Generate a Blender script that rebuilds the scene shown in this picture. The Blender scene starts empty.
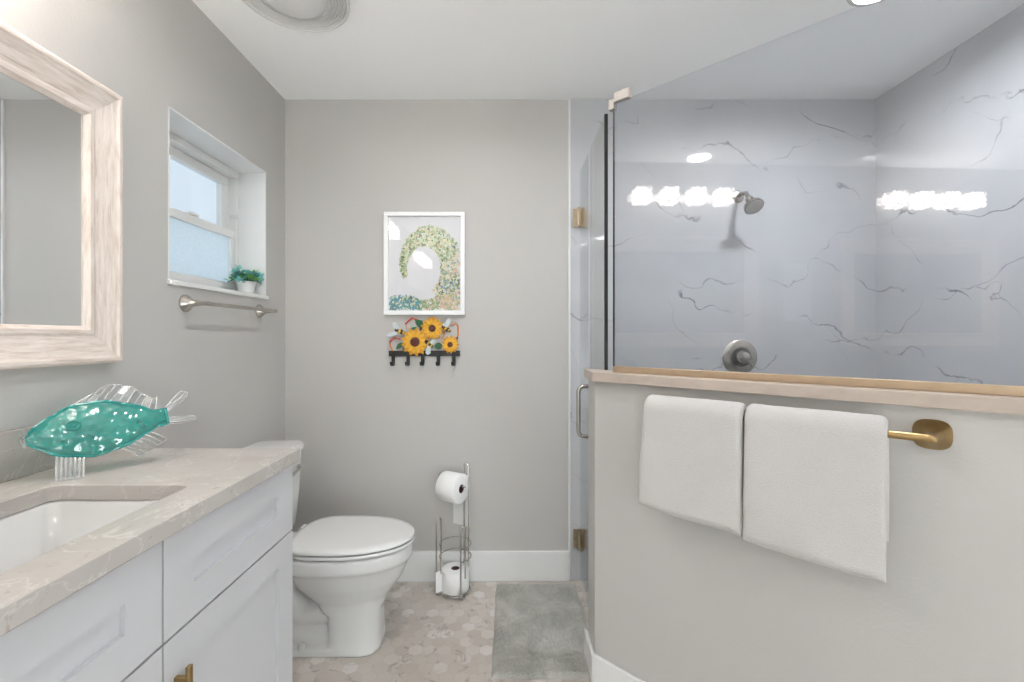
import bpy, math, random
from math import sin, cos, pi, radians as R
from mathutils import Vector as V, Matrix, noise

SC = bpy.context.scene
COL = SC.collection
random.seed(7)

# ------------------------------------------------------------------ camera
CAMZ = 1.235
cam = bpy.data.cameras.new('camera'); cam.lens = 16.0; cam.sensor_width = 36.0
cam.shift_x = 4/1024; cam.shift_y = -4/1024; cam.clip_start = 0.02
co = bpy.data.objects.new('camera', cam); COL.objects.link(co)
co.location = (0, 0, CAMZ); co.rotation_euler = (pi/2, 0, 0)
SC.camera = co

# ------------------------------------------------------------------ world / exposure
w = bpy.data.worlds.new('world'); SC.world = w; w.use_nodes = True
bg = w.node_tree.nodes['Background']
bg.inputs[0].default_value = (0.78, 0.89, 1.0, 1); bg.inputs[1].default_value = 0.56
vs = SC.view_settings
vs.view_transform = 'Standard'; vs.look = 'None'; vs.gamma = 1; vs.use_curve_mapping = False
vs.exposure = 0.8
SC.cycles.use_denoising = True
SC.cycles.max_bounces = 14; SC.cycles.diffuse_bounces = 7; SC.cycles.glossy_bounces = 6
SC.cycles.transparent_max_bounces = 24; SC.cycles.transmission_bounces = 8
SC.cycles.sample_clamp_indirect = 6

sun = bpy.data.lights.new('sun', 'SUN'); sun.energy = 26.0; sun.angle = R(1); sun.color = (1, .965, .955)
so = bpy.data.objects.new('sun', sun); COL.objects.link(so)          # fill light through the added low frosted windows behind the camera
so.rotation_euler = V((-1.0, .42, -.45)).to_track_quat('-Z', 'Y').to_euler()
DOWNLIGHTS = [(1.277, 1.57, 7.2), (-0.10, 1.33, 4.0), (-0.25, -1.3, 4.0), (1.15, -0.9, 4.0)]  # only the shower one is in view; the rest are added fill
BULB = 260.0            # emission strength of every vanity bulb

# ------------------------------------------------------------------ room numbers
XL, XR, YB, YF, ZC = -1.132, 1.863, 2.31, -2.3, 2.44
AN = R(43.5); SA, CA = sin(AN), cos(AN)
def F(s, c, z):        # frame of the angled half wall: s along it, c away from the camera side
    return V((c*SA + s*CA, c*CA - s*SA, z))
C_WALL, C_BACK, C_CAP, C_GLASS, C_BAR = 1.385, 1.478, 1.360, 1.412, 1.315
Z_CAP = 1.112

# ------------------------------------------------------------------ materials
class NT:
    def __init__(s, name):
        s.m = bpy.data.materials.new(name); s.m.use_nodes = True
        s.t = s.m.node_tree; s.n = s.t.nodes; s.l = s.t.links
        s.b = s.n['Principled BSDF']; s.out = s.n['Material Output']
    def add(s, typ, **kw):
        x = s.n.new(typ)
        for k, v in kw.items(): setattr(x, k, v)
        return x
    def link(s, a, b): s.l.new(a, b)
    def math(s, op, a, b=None, c=None):
        x = s.add('ShaderNodeMath', operation=op)
        for i, v in enumerate((a, b, c)):
            if v is None: continue
            if isinstance(v, (int, float)): x.inputs[i].default_value = v
            else: s.link(v, x.inputs[i])
        return x.outputs[0]
    def vm(s, op, a, b=None, c=None):
        x = s.add('ShaderNodeVectorMath', operation=op)
        for i, v in enumerate((a, b, c)):
            if v is None: continue
            if isinstance(v, (tuple, list)): x.inputs[i].default_value = v
            else: s.link(v, x.inputs[i])
        return x.outputs['Value'] if op in ('DOT_PRODUCT', 'LENGTH') else x.outputs[0]
    def pos(s): return s.add('ShaderNodeNewGeometry').outputs['Position']
    def obj(s): return s.add('ShaderNodeTexCoord').outputs['Object']
    def noise(s, vec, scale, detail=3, rough=.5, dist=0):
        x = s.add('ShaderNodeTexNoise'); s.link(vec, x.inputs['Vector'])
        x.inputs['Scale'].default_value = scale; x.inputs['Detail'].default_value = detail
        x.inputs['Roughness'].default_value = rough; x.inputs['Distortion'].default_value = dist
        return x
    def ramp(s, fac, stops):
        x = s.add('ShaderNodeValToRGB'); s.link(fac, x.inputs[0])
        e = x.color_ramp.elements
        while len(e) < len(stops): e.new(0.5)
        for i, (p, c) in enumerate(stops):
            e[i].position = p; e[i].color = (*c, 1) if len(c) == 3 else c
        return x.outputs[0]
    def mix(s, fac, a, b, mode='MIX'):
        x = s.add('ShaderNodeMix', data_type='RGBA', blend_type=mode)
        for i, v in ((0, fac), (6, a), (7, b)):
            if isinstance(v, (int, float)): x.inputs[i].default_value = v
            elif isinstance(v, tuple): x.inputs[i].default_value = (*v, 1)
            else: s.link(v, x.inputs[i])
        return x.outputs[2]
    def bump(s, h, strength, dist=.002):
        x = s.add('ShaderNodeBump'); s.link(h, x.inputs['Height'])
        x.inputs['Strength'].default_value = strength; x.inputs['Distance'].default_value = dist
        s.link(x.outputs[0], s.b.inputs['Normal'])
    def base(s, c):
        if isinstance(c, tuple): s.b.inputs['Base Color'].default_value = (*c, 1)
        else: s.link(c, s.b.inputs['Base Color'])
    def set(s, **kw):
        names = dict(rough='Roughness', metal='Metallic', ior='IOR', spec='Specular IOR Level', trans='Transmission Weight',
                     coat='Coat Weight', sheen='Sheen Weight', sss='Subsurface Weight')
        for k, v in kw.items(): s.b.inputs[names[k]].default_value = v
        return s

def srgb(r, g, b):
    f = lambda c: (c/255/12.92) if c/255 <= .04045 else ((c/255+.055)/1.055)**2.4
    return (f(r), f(g), f(b))

def plain(name, col, rough=.5, metal=0, var=.04, scale=12, bump=0, bscale=200, **kw):
    t = NT(name); t.set(rough=rough, metal=metal, **kw)
    p = t.obj()
    n = t.noise(p, scale, 4).outputs[0]
    lo = tuple(max(0, c*(1-var)) for c in col); hi = tuple(min(1, c*(1+var)) for c in col)
    t.base(t.ramp(n, [(.3, lo), (.7, hi)]))
    if bump: t.bump(t.noise(p, bscale, 3).outputs[0], bump)
    return t.m

M = {}
M['paint'] = plain('grey_wall_paint', srgb(188, 186, 183), .55, var=.008, scale=2, bump=.25, bscale=140, spec=.35)
M['ceiling'] = plain('white_ceiling_paint', srgb(250, 250, 250), .7, var=.005, scale=2, bump=.12, bscale=120)
M['trim'] = plain('white_trim_paint', srgb(226, 226, 225), .35, var=.005, spec=.4)
M['cabinet'] = plain('white_cabinet_paint', srgb(196, 196, 199), .32, var=.006, spec=.4)
M['ceramic'] = plain('white_ceramic', srgb(214, 214, 213), .07, var=.004, coat=.4)
M['plastic'] = plain('white_plastic', srgb(216, 216, 215), .22, var=.004)
M['vent'] = plain('white_vent_plastic', srgb(216, 216, 214), .4, var=.01)
M['nickel'] = plain('brushed_nickel', (.50, .47, .43), .26, 1, var=.08, scale=60)
M['chrome'] = plain('chrome_wire', (.62, .61, .59), .12, 1, var=.05, scale=60)
M['brass'] = plain('brushed_brass', (.40, .28, .13), .28, 1, var=.12, scale=40)
M['bronze'] = plain('champagne_metal', (.47, .36, .24), .3, 1, var=.1, scale=40)
M['channel'] = plain('champagne_channel', (.52, .39, .27), .35, .75, var=.06, scale=30)
M['dark'] = plain('black_seal', (.006, .006, .006), .5, var=.1)
M['iron'] = plain('black_iron', (.012, .011, .011), .5, var=.3, scale=40)
M['paper'] = plain('toilet_paper', srgb(238, 238, 237), .95, var=.012, scale=60, bump=.4, bscale=300)
M['core'] = plain('cardboard_core', srgb(70, 50, 42), .9, var=.1)
M['pot'] = plain('white_pot', srgb(228, 227, 226), .35, var=.015, scale=40)
M['stem'] = plain('green_stem', srgb(70, 100, 60), .6, var=.2)
M['leaf_g'] = plain('green_leaf', srgb(98, 162, 78), .55, var=.35, scale=30)
M['leaf_t'] = plain('teal_leaf', srgb(120, 186, 182), .55, var=.3, scale=30)
M['paper_white'] = plain('print_paper', srgb(222, 222, 226), .6, var=.01)
M['frame_w'] = plain('white_picture_frame', srgb(238, 238, 238), .3, var=.01)
M['soil'] = plain('dark_soil', srgb(60, 45, 35), .95, var=.3)
M['cork'] = plain('grey_frame', srgb(190, 190, 192), .4, var=.03)

def cap_stone():
    t = NT('beige_cap_stone'); t.set(rough=.35, spec=.4)
    p = t.pos(); s = t.vm('MULTIPLY', p, (1, 1, 2))
    n = t.noise(s, 18, 6, .6).outputs[0]
    c = t.ramp(n, [(.25, srgb(172, 158, 146)), (.6, srgb(182, 169, 158)), (.8, srgb(174, 160, 149))])
    t.base(c); return t.m
M['cap'] = cap_stone()

def quartz():
    t = NT('beige_quartz'); t.set(rough=.22, spec=.5)
    p = t.pos()
    n = t.noise(p, 3.5, 8, .6, .6).outputs[0]
    base = t.ramp(n, [(.3, srgb(176, 170, 164)), (.7, srgb(190, 185, 180))])
    f = t.noise(p, 46, 4, .55, .8).outputs[0]
    speck = t.ramp(f, [(.63, (0, 0, 0)), (.70, (1, 1, 1))])
    c = t.mix(t.math('MULTIPLY', speck, .55), base, srgb(160, 146, 134))
    v = t.math('ABSOLUTE', t.math('SUBTRACT', t.noise(p, 6, 5, .6, 1.2).outputs[0], .5))
    vm = t.ramp(v, [(0, (1, 1, 1)), (.014, (0, 0, 0))])
    c = t.mix(t.math('MULTIPLY', vm, .25), c, srgb(235, 230, 224))
    t.base(c); return t.m
M['quartz'] = quartz()

def washed(name, sc):
    t = NT(name); t.set(rough=.5, spec=.35)
    p = t.vm('MULTIPLY', t.pos(), sc)
    n = t.noise(p, 9, 7, .62, .5).outputs[0]
    f = t.noise(p, 30, 4, .6).outputs[0]
    c = t.ramp(n, [(.28, srgb(188, 172, 160)), (.45, srgb(214, 201, 191)), (.7, srgb(230, 221, 214))])
    c = t.mix(t.math('MULTIPLY', t.ramp(f, [(.55, (0, 0, 0)), (.75, (1, 1, 1))]), .35), c, srgb(176, 160, 149))
    t.base(c); t.bump(n, .3, .002); return t.m
M['wood_h'] = washed('whitewashed_wood_lengthwise', (10, 1.2, 12))
M['wood_v'] = washed('whitewashed_wood_upright', (10, 12, 1.2))

def marble():
    t = NT('marble_tile'); t.set(rough=.035, spec=.55)
    p = t.pos()
    q = t.vm('MULTIPLY', p, (1.0, 1.0, 1.45))
    q = t.vm('ADD', q, (3.3, 1.7, 0.4))
    tilt = t.add('ShaderNodeVectorRotate', rotation_type='EULER_XYZ'); t.link(q, tilt.inputs[0])
    tilt.inputs['Rotation'].default_value = (.35, .5, .2); q = tilt.outputs[0]
    cloud = t.noise(q, 1.6, 6, .6, .4).outputs[0]
    base = t.ramp(cloud, [(.3, srgb(178, 180, 184)), (.7, srgb(191, 192, 195))])
    sx0 = t.add('ShaderNodeSeparateXYZ'); t.link(p, sx0.inputs[0])
    uu = t.math('SUBTRACT', sx0.outputs[0], sx0.outputs[1])
    def veins(slope, k, warp, width, seed, lo, hi, ms):
        pp = t.vm('ADD', p, (seed, seed*.6, seed*.3))
        wl = t.noise(pp, 2.0, 3, .5).outputs[0]; wf = t.noise(pp, 11, 4, .6).outputs[0]
        f = t.math('MULTIPLY_ADD', uu, slope, sx0.outputs[2])
        f = t.math('MULTIPLY_ADD', wl, warp, f); f = t.math('MULTIPLY_ADD', wf, .10, f)
        d = t.math('ABSOLUTE', t.math('WRAP', t.math('ADD', f, seed), k/2, -k/2))
        th = t.math('MULTIPLY_ADD', t.ramp(t.noise(pp, 9, 3).outputs[0], [(.4, (0, 0, 0)), (.68, (1, 1, 1))]), width*1.8, width*.5)
        line = t.math('SUBTRACT', 1.0, t.math('SMOOTHSTEP', d, 0, 1) if False else t.math('MINIMUM', t.math('DIVIDE', d, th), 1.0))
        mask = t.ramp(t.noise(pp, ms, 2, .5).outputs[0], [(lo, (0, 0, 0)), (hi, (1, 1, 1))])
        return t.math('MULTIPLY', line, mask)
    v1 = veins(.30, .36, .55, .0042, 5.1, .46, .57, 3.6)
    v2 = veins(-.38, .47, .6, .0032, 11.3, .48, .59, 4.0)
    v3 = veins(.75, .60, .8, .0030, 17.9, .52, .62, 3.6)
    c = t.mix(t.math('MULTIPLY', v1, .95), base, srgb(98, 98, 102))
    c = t.mix(t.math('MULTIPLY', v2, .75), c, srgb(112, 112, 116))
    c = t.mix(t.math('MULTIPLY', v3, .75), c, srgb(112, 112, 116))
    # tile joints every 1.2 m by 0.62 m
    sx = t.add('ShaderNodeSeparateXYZ'); t.link(p, sx.inputs[0])
    def joint(val, period, off):
        a = t.math('ABSOLUTE', t.math('WRAP', t.math('ADD', val, -off), period/2, -period/2))
        return t.math('LESS_THAN', a, .0012)
    j = t.math('MAXIMUM', joint(sx.outputs[0], 1.2, 1.127), t.math('MAXIMUM', joint(sx.outputs[1], 1.2, 1.95), joint(sx.outputs[2], .62, 0.0)))
    c = t.mix(t.math('MULTIPLY', j, .5), c, srgb(176, 179, 184))
    t.base(c); return t.m
M['tile'] = marble()

def hexfloor():
    t = NT('hexagon_mosaic_tile'); t.set(rough=.3, spec=.45)
    p0 = t.pos(); S = 1/.056
    p = t.vm('MULTIPLY', p0, (S, S, 0))
    h = (.5, .8660254, .5); mh = (-.5, -.8660254, -.5)
    a = t.vm('WRAP', p, h, mh)
    b = t.vm('WRAP', t.vm('SUBTRACT', p, (.5, .8660254, 0)), h, mh)
    f = t.math('LESS_THAN', t.vm('DOT_PRODUCT', a, a), t.vm('DOT_PRODUCT', b, b))
    mx = t.add('ShaderNodeMix', data_type='VECTOR'); t.link(f, mx.inputs[0]); t.link(b, mx.inputs[4]); t.link(a, mx.inputs[5])
    g = mx.outputs[1]
    idv = t.vm('SUBTRACT', p, g)
    ab = t.vm('ABSOLUTE', g)
    sx = t.add('ShaderNodeSeparateXYZ'); t.link(ab, sx.inputs[0])
    d = t.math('MAXIMUM', sx.outputs[0], t.vm('DOT_PRODUCT', ab, (.5, .8660254, 0)))
    grout = t.ramp(d, [(.455, (0, 0, 0)), (.475, (1, 1, 1))])
    wn = t.add('ShaderNodeTexWhiteNoise'); t.link(t.vm('SNAP', t.vm('ADD', idv, (.02, .02, 0)), (.25, .25, .25)), wn.inputs[0])
    tone = t.ramp(wn.outputs[0], [(0, srgb(184, 175, 166)), (.35, srgb(190, 182, 174)), (.7, srgb(195, 188, 180)), (.93, srgb(208, 203, 198))])
    off = t.vm('ADD', p0, t.vm('SCALE', wn.outputs[1], None))
    sc = t.add('ShaderNodeVectorMath', operation='SCALE'); t.link(wn.outputs[1], sc.inputs[0]); sc.inputs['Scale'].default_value = 7
    off = t.vm('ADD', p0, sc.outputs[0])
    v = t.math('ABSOLUTE', t.math('SUBTRACT', t.noise(off, 9, 5, .6, 1).outputs[0], .5))
    vein = t.ramp(v, [(0, (1, 1, 1)), (.035, (0, 0, 0))])
    mask = t.ramp(t.noise(off, 14, 2).outputs[0], [(.52, (0, 0, 0)), (.62, (1, 1, 1))])
    c = t.mix(t.math('MULTIPLY', t.math('MULTIPLY', vein, mask), .75), tone, srgb(132, 126, 120))
    big = t.noise(p0, 5, 3).outputs[0]
    c = t.mix(t.math('MULTIPLY', t.ramp(big, [(.4, (0, 0, 0)), (.7, (1, 1, 1))]), .25), c, srgb(168, 158, 148))
    c = t.mix(t.math('MULTIPLY', grout, .6), c, srgb(182, 174, 166))
    t.base(c)
    t.bump(t.math('SUBTRACT', 1.0, grout), .15, .001)
    return t.m
M['floor'] = hexfloor()

def clear(name, tint=(.97, .985, .98), f0=.045, gain=1.0, rough=0.0):
    t = NT(name)
    tr = t.add('ShaderNodeBsdfTransparent'); tr.inputs[0].default_value = (*tint, 1)
    gl = t.add('ShaderNodeBsdfGlossy'); gl.inputs['Roughness'].default_value = rough
    lw = t.add('ShaderNodeLayerWeight'); lw.inputs[0].default_value = .5
    f = t.math('POWER', lw.outputs['Facing'], 5.0)
    f = t.math('MULTIPLY_ADD', f, (1-f0)*gain, f0)
    f = t.math('MINIMUM', f, .95)
    mx = t.add('ShaderNodeMixShader'); t.link(f, mx.inputs[0]); t.link(tr.outputs[0], mx.inputs[1]); t.link(gl.outputs[0], mx.inputs[2])
    t.link(mx.outputs[0], t.out.inputs[0]); return t.m
M['glass'] = clear('clear_shower_glass', (.965, .98, .985), .055)
M['panel_glass'] = clear('shower_panel_glass', (.925, .938, .952), .055)
M['pane'] = clear('window_glass', (.97, .985, .99), .03)
M['picture_glass'] = clear('picture_glass', (.99, .99, .99), .045, .8)
M['fin'] = clear('clear_art_glass', (.955, .965, .965), .13, 1, .08)
def crystal():
    t = NT('crystal')
    tr = t.add('ShaderNodeBsdfTransparent'); tr.inputs[0].default_value = (.62, .62, .62, 1)
    tl = t.add('ShaderNodeBsdfTranslucent'); tl.inputs[0].default_value = (.95, .95, .95, 1)
    df = t.add('ShaderNodeBsdfDiffuse'); df.inputs[0].default_value = (.95, .95, .95, 1)
    gl = t.add('ShaderNodeBsdfGlossy'); gl.inputs['Roughness'].default_value = .03
    a = t.add('ShaderNodeMixShader'); a.inputs[0].default_value = .5; t.link(tl.outputs[0], a.inputs[1]); t.link(df.outputs[0], a.inputs[2])
    b = t.add('ShaderNodeMixShader'); b.inputs[0].default_value = .72; t.link(tr.outputs[0], b.inputs[1]); t.link(a.outputs[0], b.inputs[2])
    c = t.add('ShaderNodeMixShader'); c.inputs[0].default_value = .12; t.link(b.outputs[0], c.inputs[1]); t.link(gl.outputs[0], c.inputs[2])
    # beads get their own mottled emission, imitating the bulb's light in them
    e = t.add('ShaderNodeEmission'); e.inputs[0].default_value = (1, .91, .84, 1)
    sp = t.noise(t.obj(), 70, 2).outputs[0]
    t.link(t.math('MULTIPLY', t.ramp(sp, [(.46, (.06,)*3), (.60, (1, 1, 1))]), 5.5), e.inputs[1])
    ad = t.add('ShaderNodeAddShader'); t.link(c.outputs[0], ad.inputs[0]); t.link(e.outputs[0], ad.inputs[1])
    t.link(ad.outputs[0], t.out.inputs[0]); return t.m
M['crystal'] = crystal()
def finrib():
    t = NT('whitened_glass_rib')  # ribs whitened in colour to stand in for highlights on the glass
    tr = t.add('ShaderNodeBsdfTransparent'); tr.inputs[0].default_value = (.97, .97, .97, 1)
    df = t.add('ShaderNodeBsdfTranslucent'); df.inputs[0].default_value = (1, 1, 1, 1)
    d2 = t.add('ShaderNodeBsdfDiffuse'); d2.inputs[0].default_value = (1, 1, 1, 1)
    gl = t.add('ShaderNodeBsdfGlossy'); gl.inputs['Roughness'].default_value = .12
    a = t.add('ShaderNodeMixShader'); a.inputs[0].default_value = .5; t.link(df.outputs[0], a.inputs[1]); t.link(d2.outputs[0], a.inputs[2])
    b = t.add('ShaderNodeMixShader'); b.inputs[0].default_value = .42; t.link(tr.outputs[0], b.inputs[1]); t.link(a.outputs[0], b.inputs[2])
    c = t.add('ShaderNodeMixShader'); c.inputs[0].default_value = .22; t.link(b.outputs[0], c.inputs[1]); t.link(gl.outputs[0], c.inputs[2])
    t.link(c.outputs[0], t.out.inputs[0]); return t.m
M['fin_rib'] = finrib()

def frosted():
    t = NT('frosted_glass')
    p = t.obj()
    n = t.noise(p, 160, 2).outputs[0]
    tl = t.add('ShaderNodeBsdfTranslucent'); t.link(t.ramp(n, [(.3, (.84, .9, .92)), (.7, (.95, .98, .98))]), tl.inputs[0])
    gl = t.add('ShaderNodeBsdfGlossy'); gl.inputs['Roughness'].default_value = .25
    mx = t.add('ShaderNodeMixShader'); mx.inputs[0].default_value = .06
    t.link(tl.outputs[0], mx.inputs[1]); t.link(gl.outputs[0], mx.inputs[2]); t.link(mx.outputs[0], t.out.inputs[0]); return t.m
M['frosted'] = frosted()

def mirror():
    t = NT('mirror_silver'); t.set(rough=.01, metal=1); t.base((.86, .87, .87)); return t.m
M['mirror'] = mirror()

def emit(name, col, s):
    t = NT(name); e = t.add('ShaderNodeEmission'); e.inputs[0].default_value = (*col, 1); e.inputs[1].default_value = s
    t.link(e.outputs[0], t.out.inputs[0]); return t.m
M['bulb'] = emit('warm_bulb', (1, .92, .85), BULB)
M['led'] = emit('downlight_lens', (1, .97, .92), 6)

def tealglass():
    t = NT('teal_glass')
    p = t.obj()
    n = t.noise(p, 14, 3).outputs[0]
    col = t.ramp(n, [(.3, (.02, .46, .43)), (.7, (.10, .62, .55))])
    tr = t.add('ShaderNodeBsdfTransparent'); t.link(t.mix(.45, col, (.45, .95, .88)), tr.inputs[0])
    df = t.add('ShaderNodeBsdfDiffuse'); t.link(col, df.inputs[0])
    tl = t.add('ShaderNodeBsdfTranslucent'); t.link(col, tl.inputs[0])
    a = t.add('ShaderNodeMixShader'); a.inputs[0].default_value = .35; t.link(df.outputs[0], a.inputs[1]); t.link(tl.outputs[0], a.inputs[2])
    b = t.add('ShaderNodeMixShader'); b.inputs[0].default_value = .42; t.link(tr.outputs[0], b.inputs[1]); t.link(a.outputs[0], b.inputs[2])
    gl = t.add('ShaderNodeBsdfGlossy'); gl.inputs['Roughness'].default_value = .06
    bp = t.add('ShaderNodeBump'); bp.inputs['Strength'].default_value = .6; bp.inputs['Distance'].default_value = .006
    vo = t.add('ShaderNodeTexVoronoi'); t.link(p, vo.inputs[0]); vo.inputs['Scale'].default_value = 55
    t.link(vo.outputs[0], bp.inputs['Height']); t.link(bp.outputs[0], gl.inputs['Normal']); t.link(bp.outputs[0], df.inputs['Normal'])
    c = t.add('ShaderNodeMixShader'); c.inputs[0].default_value = .12; t.link(b.outputs[0], c.inputs[1]); t.link(gl.outputs[0], c.inputs[2])
    t.link(c.outputs[0], t.out.inputs[0]); return t.m
M['teal'] = tealglass()
M['teal_rim'] = plain('dark_teal_glass', (.005, .22, .20), .08, var=.3, scale=60, coat=.6)

def terry(name, col):
    t = NT(name); t.set(rough=.95, sheen=.25, spec=.15)
    p = t.obj()
    n = t.noise(p, 420, 2).outputs[0]; n2 = t.noise(p, 16, 4).outputs[0]
    t.base(t.mix(.5, t.ramp(n, [(.3, tuple(c*.9 for c in col)), (.7, tuple(min(1, c*1.04) for c in col))]),
                 t.ramp(n2, [(.3, tuple(c*.96 for c in col)), (.7, col)])))
    t.bump(n, .7, .004); return t.m
M['towel'] = terry('white_terry', srgb(201, 198, 196))

def rugmat():
    t = NT('sage_shag'); t.set(rough=.98, sheen=.2, spec=.1)
    p = t.obj()
    n = t.noise(p, 7, 6, .65, .5).outputs[0]; f = t.noise(p, 260, 2).outputs[0]
    c = t.ramp(n, [(.28, srgb(132, 131, 125)), (.5, srgb(168, 167, 160)), (.7, srgb(196, 195, 189))])
    c = t.mix(t.math('MULTIPLY', t.ramp(f, [(.4, (0, 0, 0)), (.7, (1, 1, 1))]), .35), c, srgb(206, 206, 198))
    t.base(c); t.bump(f, 1.0, .006); return t.m
M['rug'] = rugmat()
def dab(name, rgb, r=.6): return plain(name, srgb(*rgb), r, var=.12, scale=50)

# ------------------------------------------------------------------ mesh builder
class MB:
    def __init__(s): s.v = []; s.f = []; s.mi = []; s.cur = 0
    def add(s, vs, fs):
        k = len(s.v); s.v += [V(p) for p in vs]
        for f in fs: s.f.append([i+k for i in f]); s.mi.append(s.cur)
        return s
    def box(s, a, b):
        x0, y0, z0 = a; x1, y1, z1 = b
        return s.hexa([(x0,y0,z0),(x1,y0,z0),(x1,y1,z0),(x0,y1,z0),(x0,y0,z1),(x1,y0,z1),(x1,y1,z1),(x0,y1,z1)])
    def hexa(s, p):
        return s.add(p, [(3,2,1,0),(4,5,6,7),(0,1,5,4),(1,2,6,5),(2,3,7,6),(3,0,4,7)])
    def prism(s, poly, z0, z1):
        n = len(poly)
        v = [(x, y, z0) for x, y in poly] + [(x, y, z1) for x, y in poly]
        return s.add(v, [list(range(n))[::-1], list(range(n, 2*n))] + [(i, (i+1) % n, n+(i+1) % n, n+i) for i in range(n)])
    def extrude(s, poly, d):          # planar polygon of points pushed along d
        n = len(poly); d = V(d)
        v = [V(p) for p in poly] + [V(p)+d for p in poly]
        return s.add(v, [list(range(n))[::-1], list(range(n, 2*n))] + [(i, (i+1) % n, n+(i+1) % n, n+i) for i in range(n)])
    def rings(s, rs, cap=True, closed=False):
        n = len(rs[0]); v = [p for r in rs for p in r]; f = []
        m = len(rs)
        for j in range(m if closed else m-1):
            for i in range(n):
                f.append((j*n+i, j*n+(i+1) % n, ((j+1) % m)*n+(i+1) % n, ((j+1) % m)*n+i))
        if cap and not closed: f += [list(range(n))[::-1], list(range((m-1)*n, m*n))]
        return s.add(v, f)
    def tube(s, pts, r, n=10, closed=False, radii=None):
        pts = [V(p) for p in pts]; m = len(pts); rs = []; up = None
        for i, p in enumerate(pts):
            a = pts[i-1] if (i > 0 or closed) else p; b = pts[(i+1) % m] if (i < m-1 or closed) else p
            t = (b-a)
            if t.length < 1e-9: t = V((0, 0, 1))
            t.normalize()
            if up is None:
                up = V((0, 0, 1)) if abs(t.z) < .9 else V((1, 0, 0))
            x = up - t*up.dot(t)
            if x.length < 1e-6: x = t.orthogonal()
            x.normalize(); up = x; y = t.cross(x)
            rr = radii[i] if radii else r
            rs.append([p + x*rr*cos(2*pi*k/n) + y*rr*sin(2*pi*k/n) for k in range(n)])
        return s.rings(rs, True, closed)
    def lathe(s, prof, o, axis=(0, 0, 1), n=28, sq=None):    # prof: (radius, height)
        ax = V(axis).normalized(); x = ax.orthogonal().normalized()
        if abs(ax.z) > .99: x = V((1, 0, 0))
        y = ax.cross(x); o = V(o); rs = []
        for r, h in prof:
            rs.append([o + ax*h + x*r*cos(2*pi*k/n) + y*r*sin(2*pi*k/n) for k in range(n)])
        return s.rings(rs, True)
    def sphere(s, c, r, n=14, m=8, sc=(1, 1, 1)):
        c = V(c); rs = []
        for j in range(m+1):
            a = -pi/2 + pi*j/m; q = max(cos(a), .01)
            rs.append([c + V((r*sc[0]*q*cos(2*pi*k/n), r*sc[1]*q*sin(2*pi*k/n), r*sc[2]*sin(a))) for k in range(n)])
        return s.rings(rs)
    def xf(s, m, start=0):
        for i in range(start, len(s.v)): s.v[i] = m @ s.v[i]
        return s

BASE = {}
def build(mb, name, mats, parent=None, loc=None, smooth=35, bevel=0, seg=2):
    if not isinstance(mats, (list, tuple)): mats = [mats]
    base = BASE[parent.name] if parent is not None else V(loc if loc is not None else (0, 0, 0))
    me = bpy.data.meshes.new(name)
    me.from_pydata([tuple(p-base) for p in mb.v], [], mb.f)
    for m in mats: me.materials.append(M[m] if isinstance(m, str) else m)
    if len(mats) > 1: me.polygons.foreach_set('material_index', mb.mi)
    import bmesh
    bm = bmesh.new(); bm.from_mesh(me); bmesh.ops.recalc_face_normals(bm, faces=bm.faces); bm.to_mesh(me); bm.free()
    if smooth:
        me.polygons.foreach_set('use_smooth', [True]*len(me.polygons))
        me.set_sharp_from_angle(angle=R(smooth))
    me.update()
    o = bpy.data.objects.new(name, me); COL.objects.link(o)
    if parent is not None: o.parent = parent
    else: o.location = base
    BASE[o.name] = base
    if bevel:
        b = o.modifiers.new('bevel', 'BEVEL'); b.width = bevel; b.segments = seg; b.limit_method = 'ANGLE'; b.angle_limit = R(40)
        wn = o.modifiers.new('wn', 'WEIGHTED_NORMAL'); wn.keep_sharp = False
        me.attributes.remove(me.attributes['sharp_edge']) if 'sharp_edge' in me.attributes else None
    return o
def tag(o, label, cat, group=None, kind=None):
    o['label'] = label; o['category'] = cat
    if group: o['group'] = group
    if kind: o['kind'] = kind
    return o
def thing(name, loc, label, cat, group=None):
    o = bpy.data.objects.new(name, None); COL.objects.link(o); o.location = loc; o.empty_display_size = .05
    BASE[o.name] = V(loc)
    return tag(o, label, cat, group)
def struct(mb, name, mat, label, cat, **kw):
    return tag(build(mb, name, mat, **kw), label, cat, kind='structure')
def dup(o, parent=None):
    c = o.copy(); COL.objects.link(c)
    if parent is not None: c.parent = parent
    for ch in list(o.children): dup(ch, c)
    return c

def rrect(w, h, r, n=5):
    out = []
    for cx, cy, a0 in ((w/2-r, h/2-r, 0), (-w/2+r, h/2-r, 90), (-w/2+r, -h/2+r, 180), (w/2-r, -h/2+r, 270)):
        for k in range(n+1):
            a = R(a0 + 90*k/n); out.append((cx+r*cos(a), cy+r*sin(a)))
    return out
def arc(c, r, a0, a1, n, ux, uy):
    c = V(c); ux = V(ux); uy = V(uy)
    return [c + ux*r*cos(R(a0+(a1-a0)*k/n)) + uy*r*sin(R(a0+(a1-a0)*k/n)) for k in range(n+1)]

# ================================================================== SETTING
T = .12
struct(MB().box((XL-.3, YF-.2, -.1), (XR+.2, YB+.2, 0)), 'floor', 'floor', 'beige hexagon marble mosaic floor', 'floor', smooth=0)
struct(MB().box((XL-.3, YF-.2, ZC), (XR+.2, YB+.2, ZC+.1)), 'ceiling', 'ceiling', 'flat white ceiling', 'ceiling', smooth=0)
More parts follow.
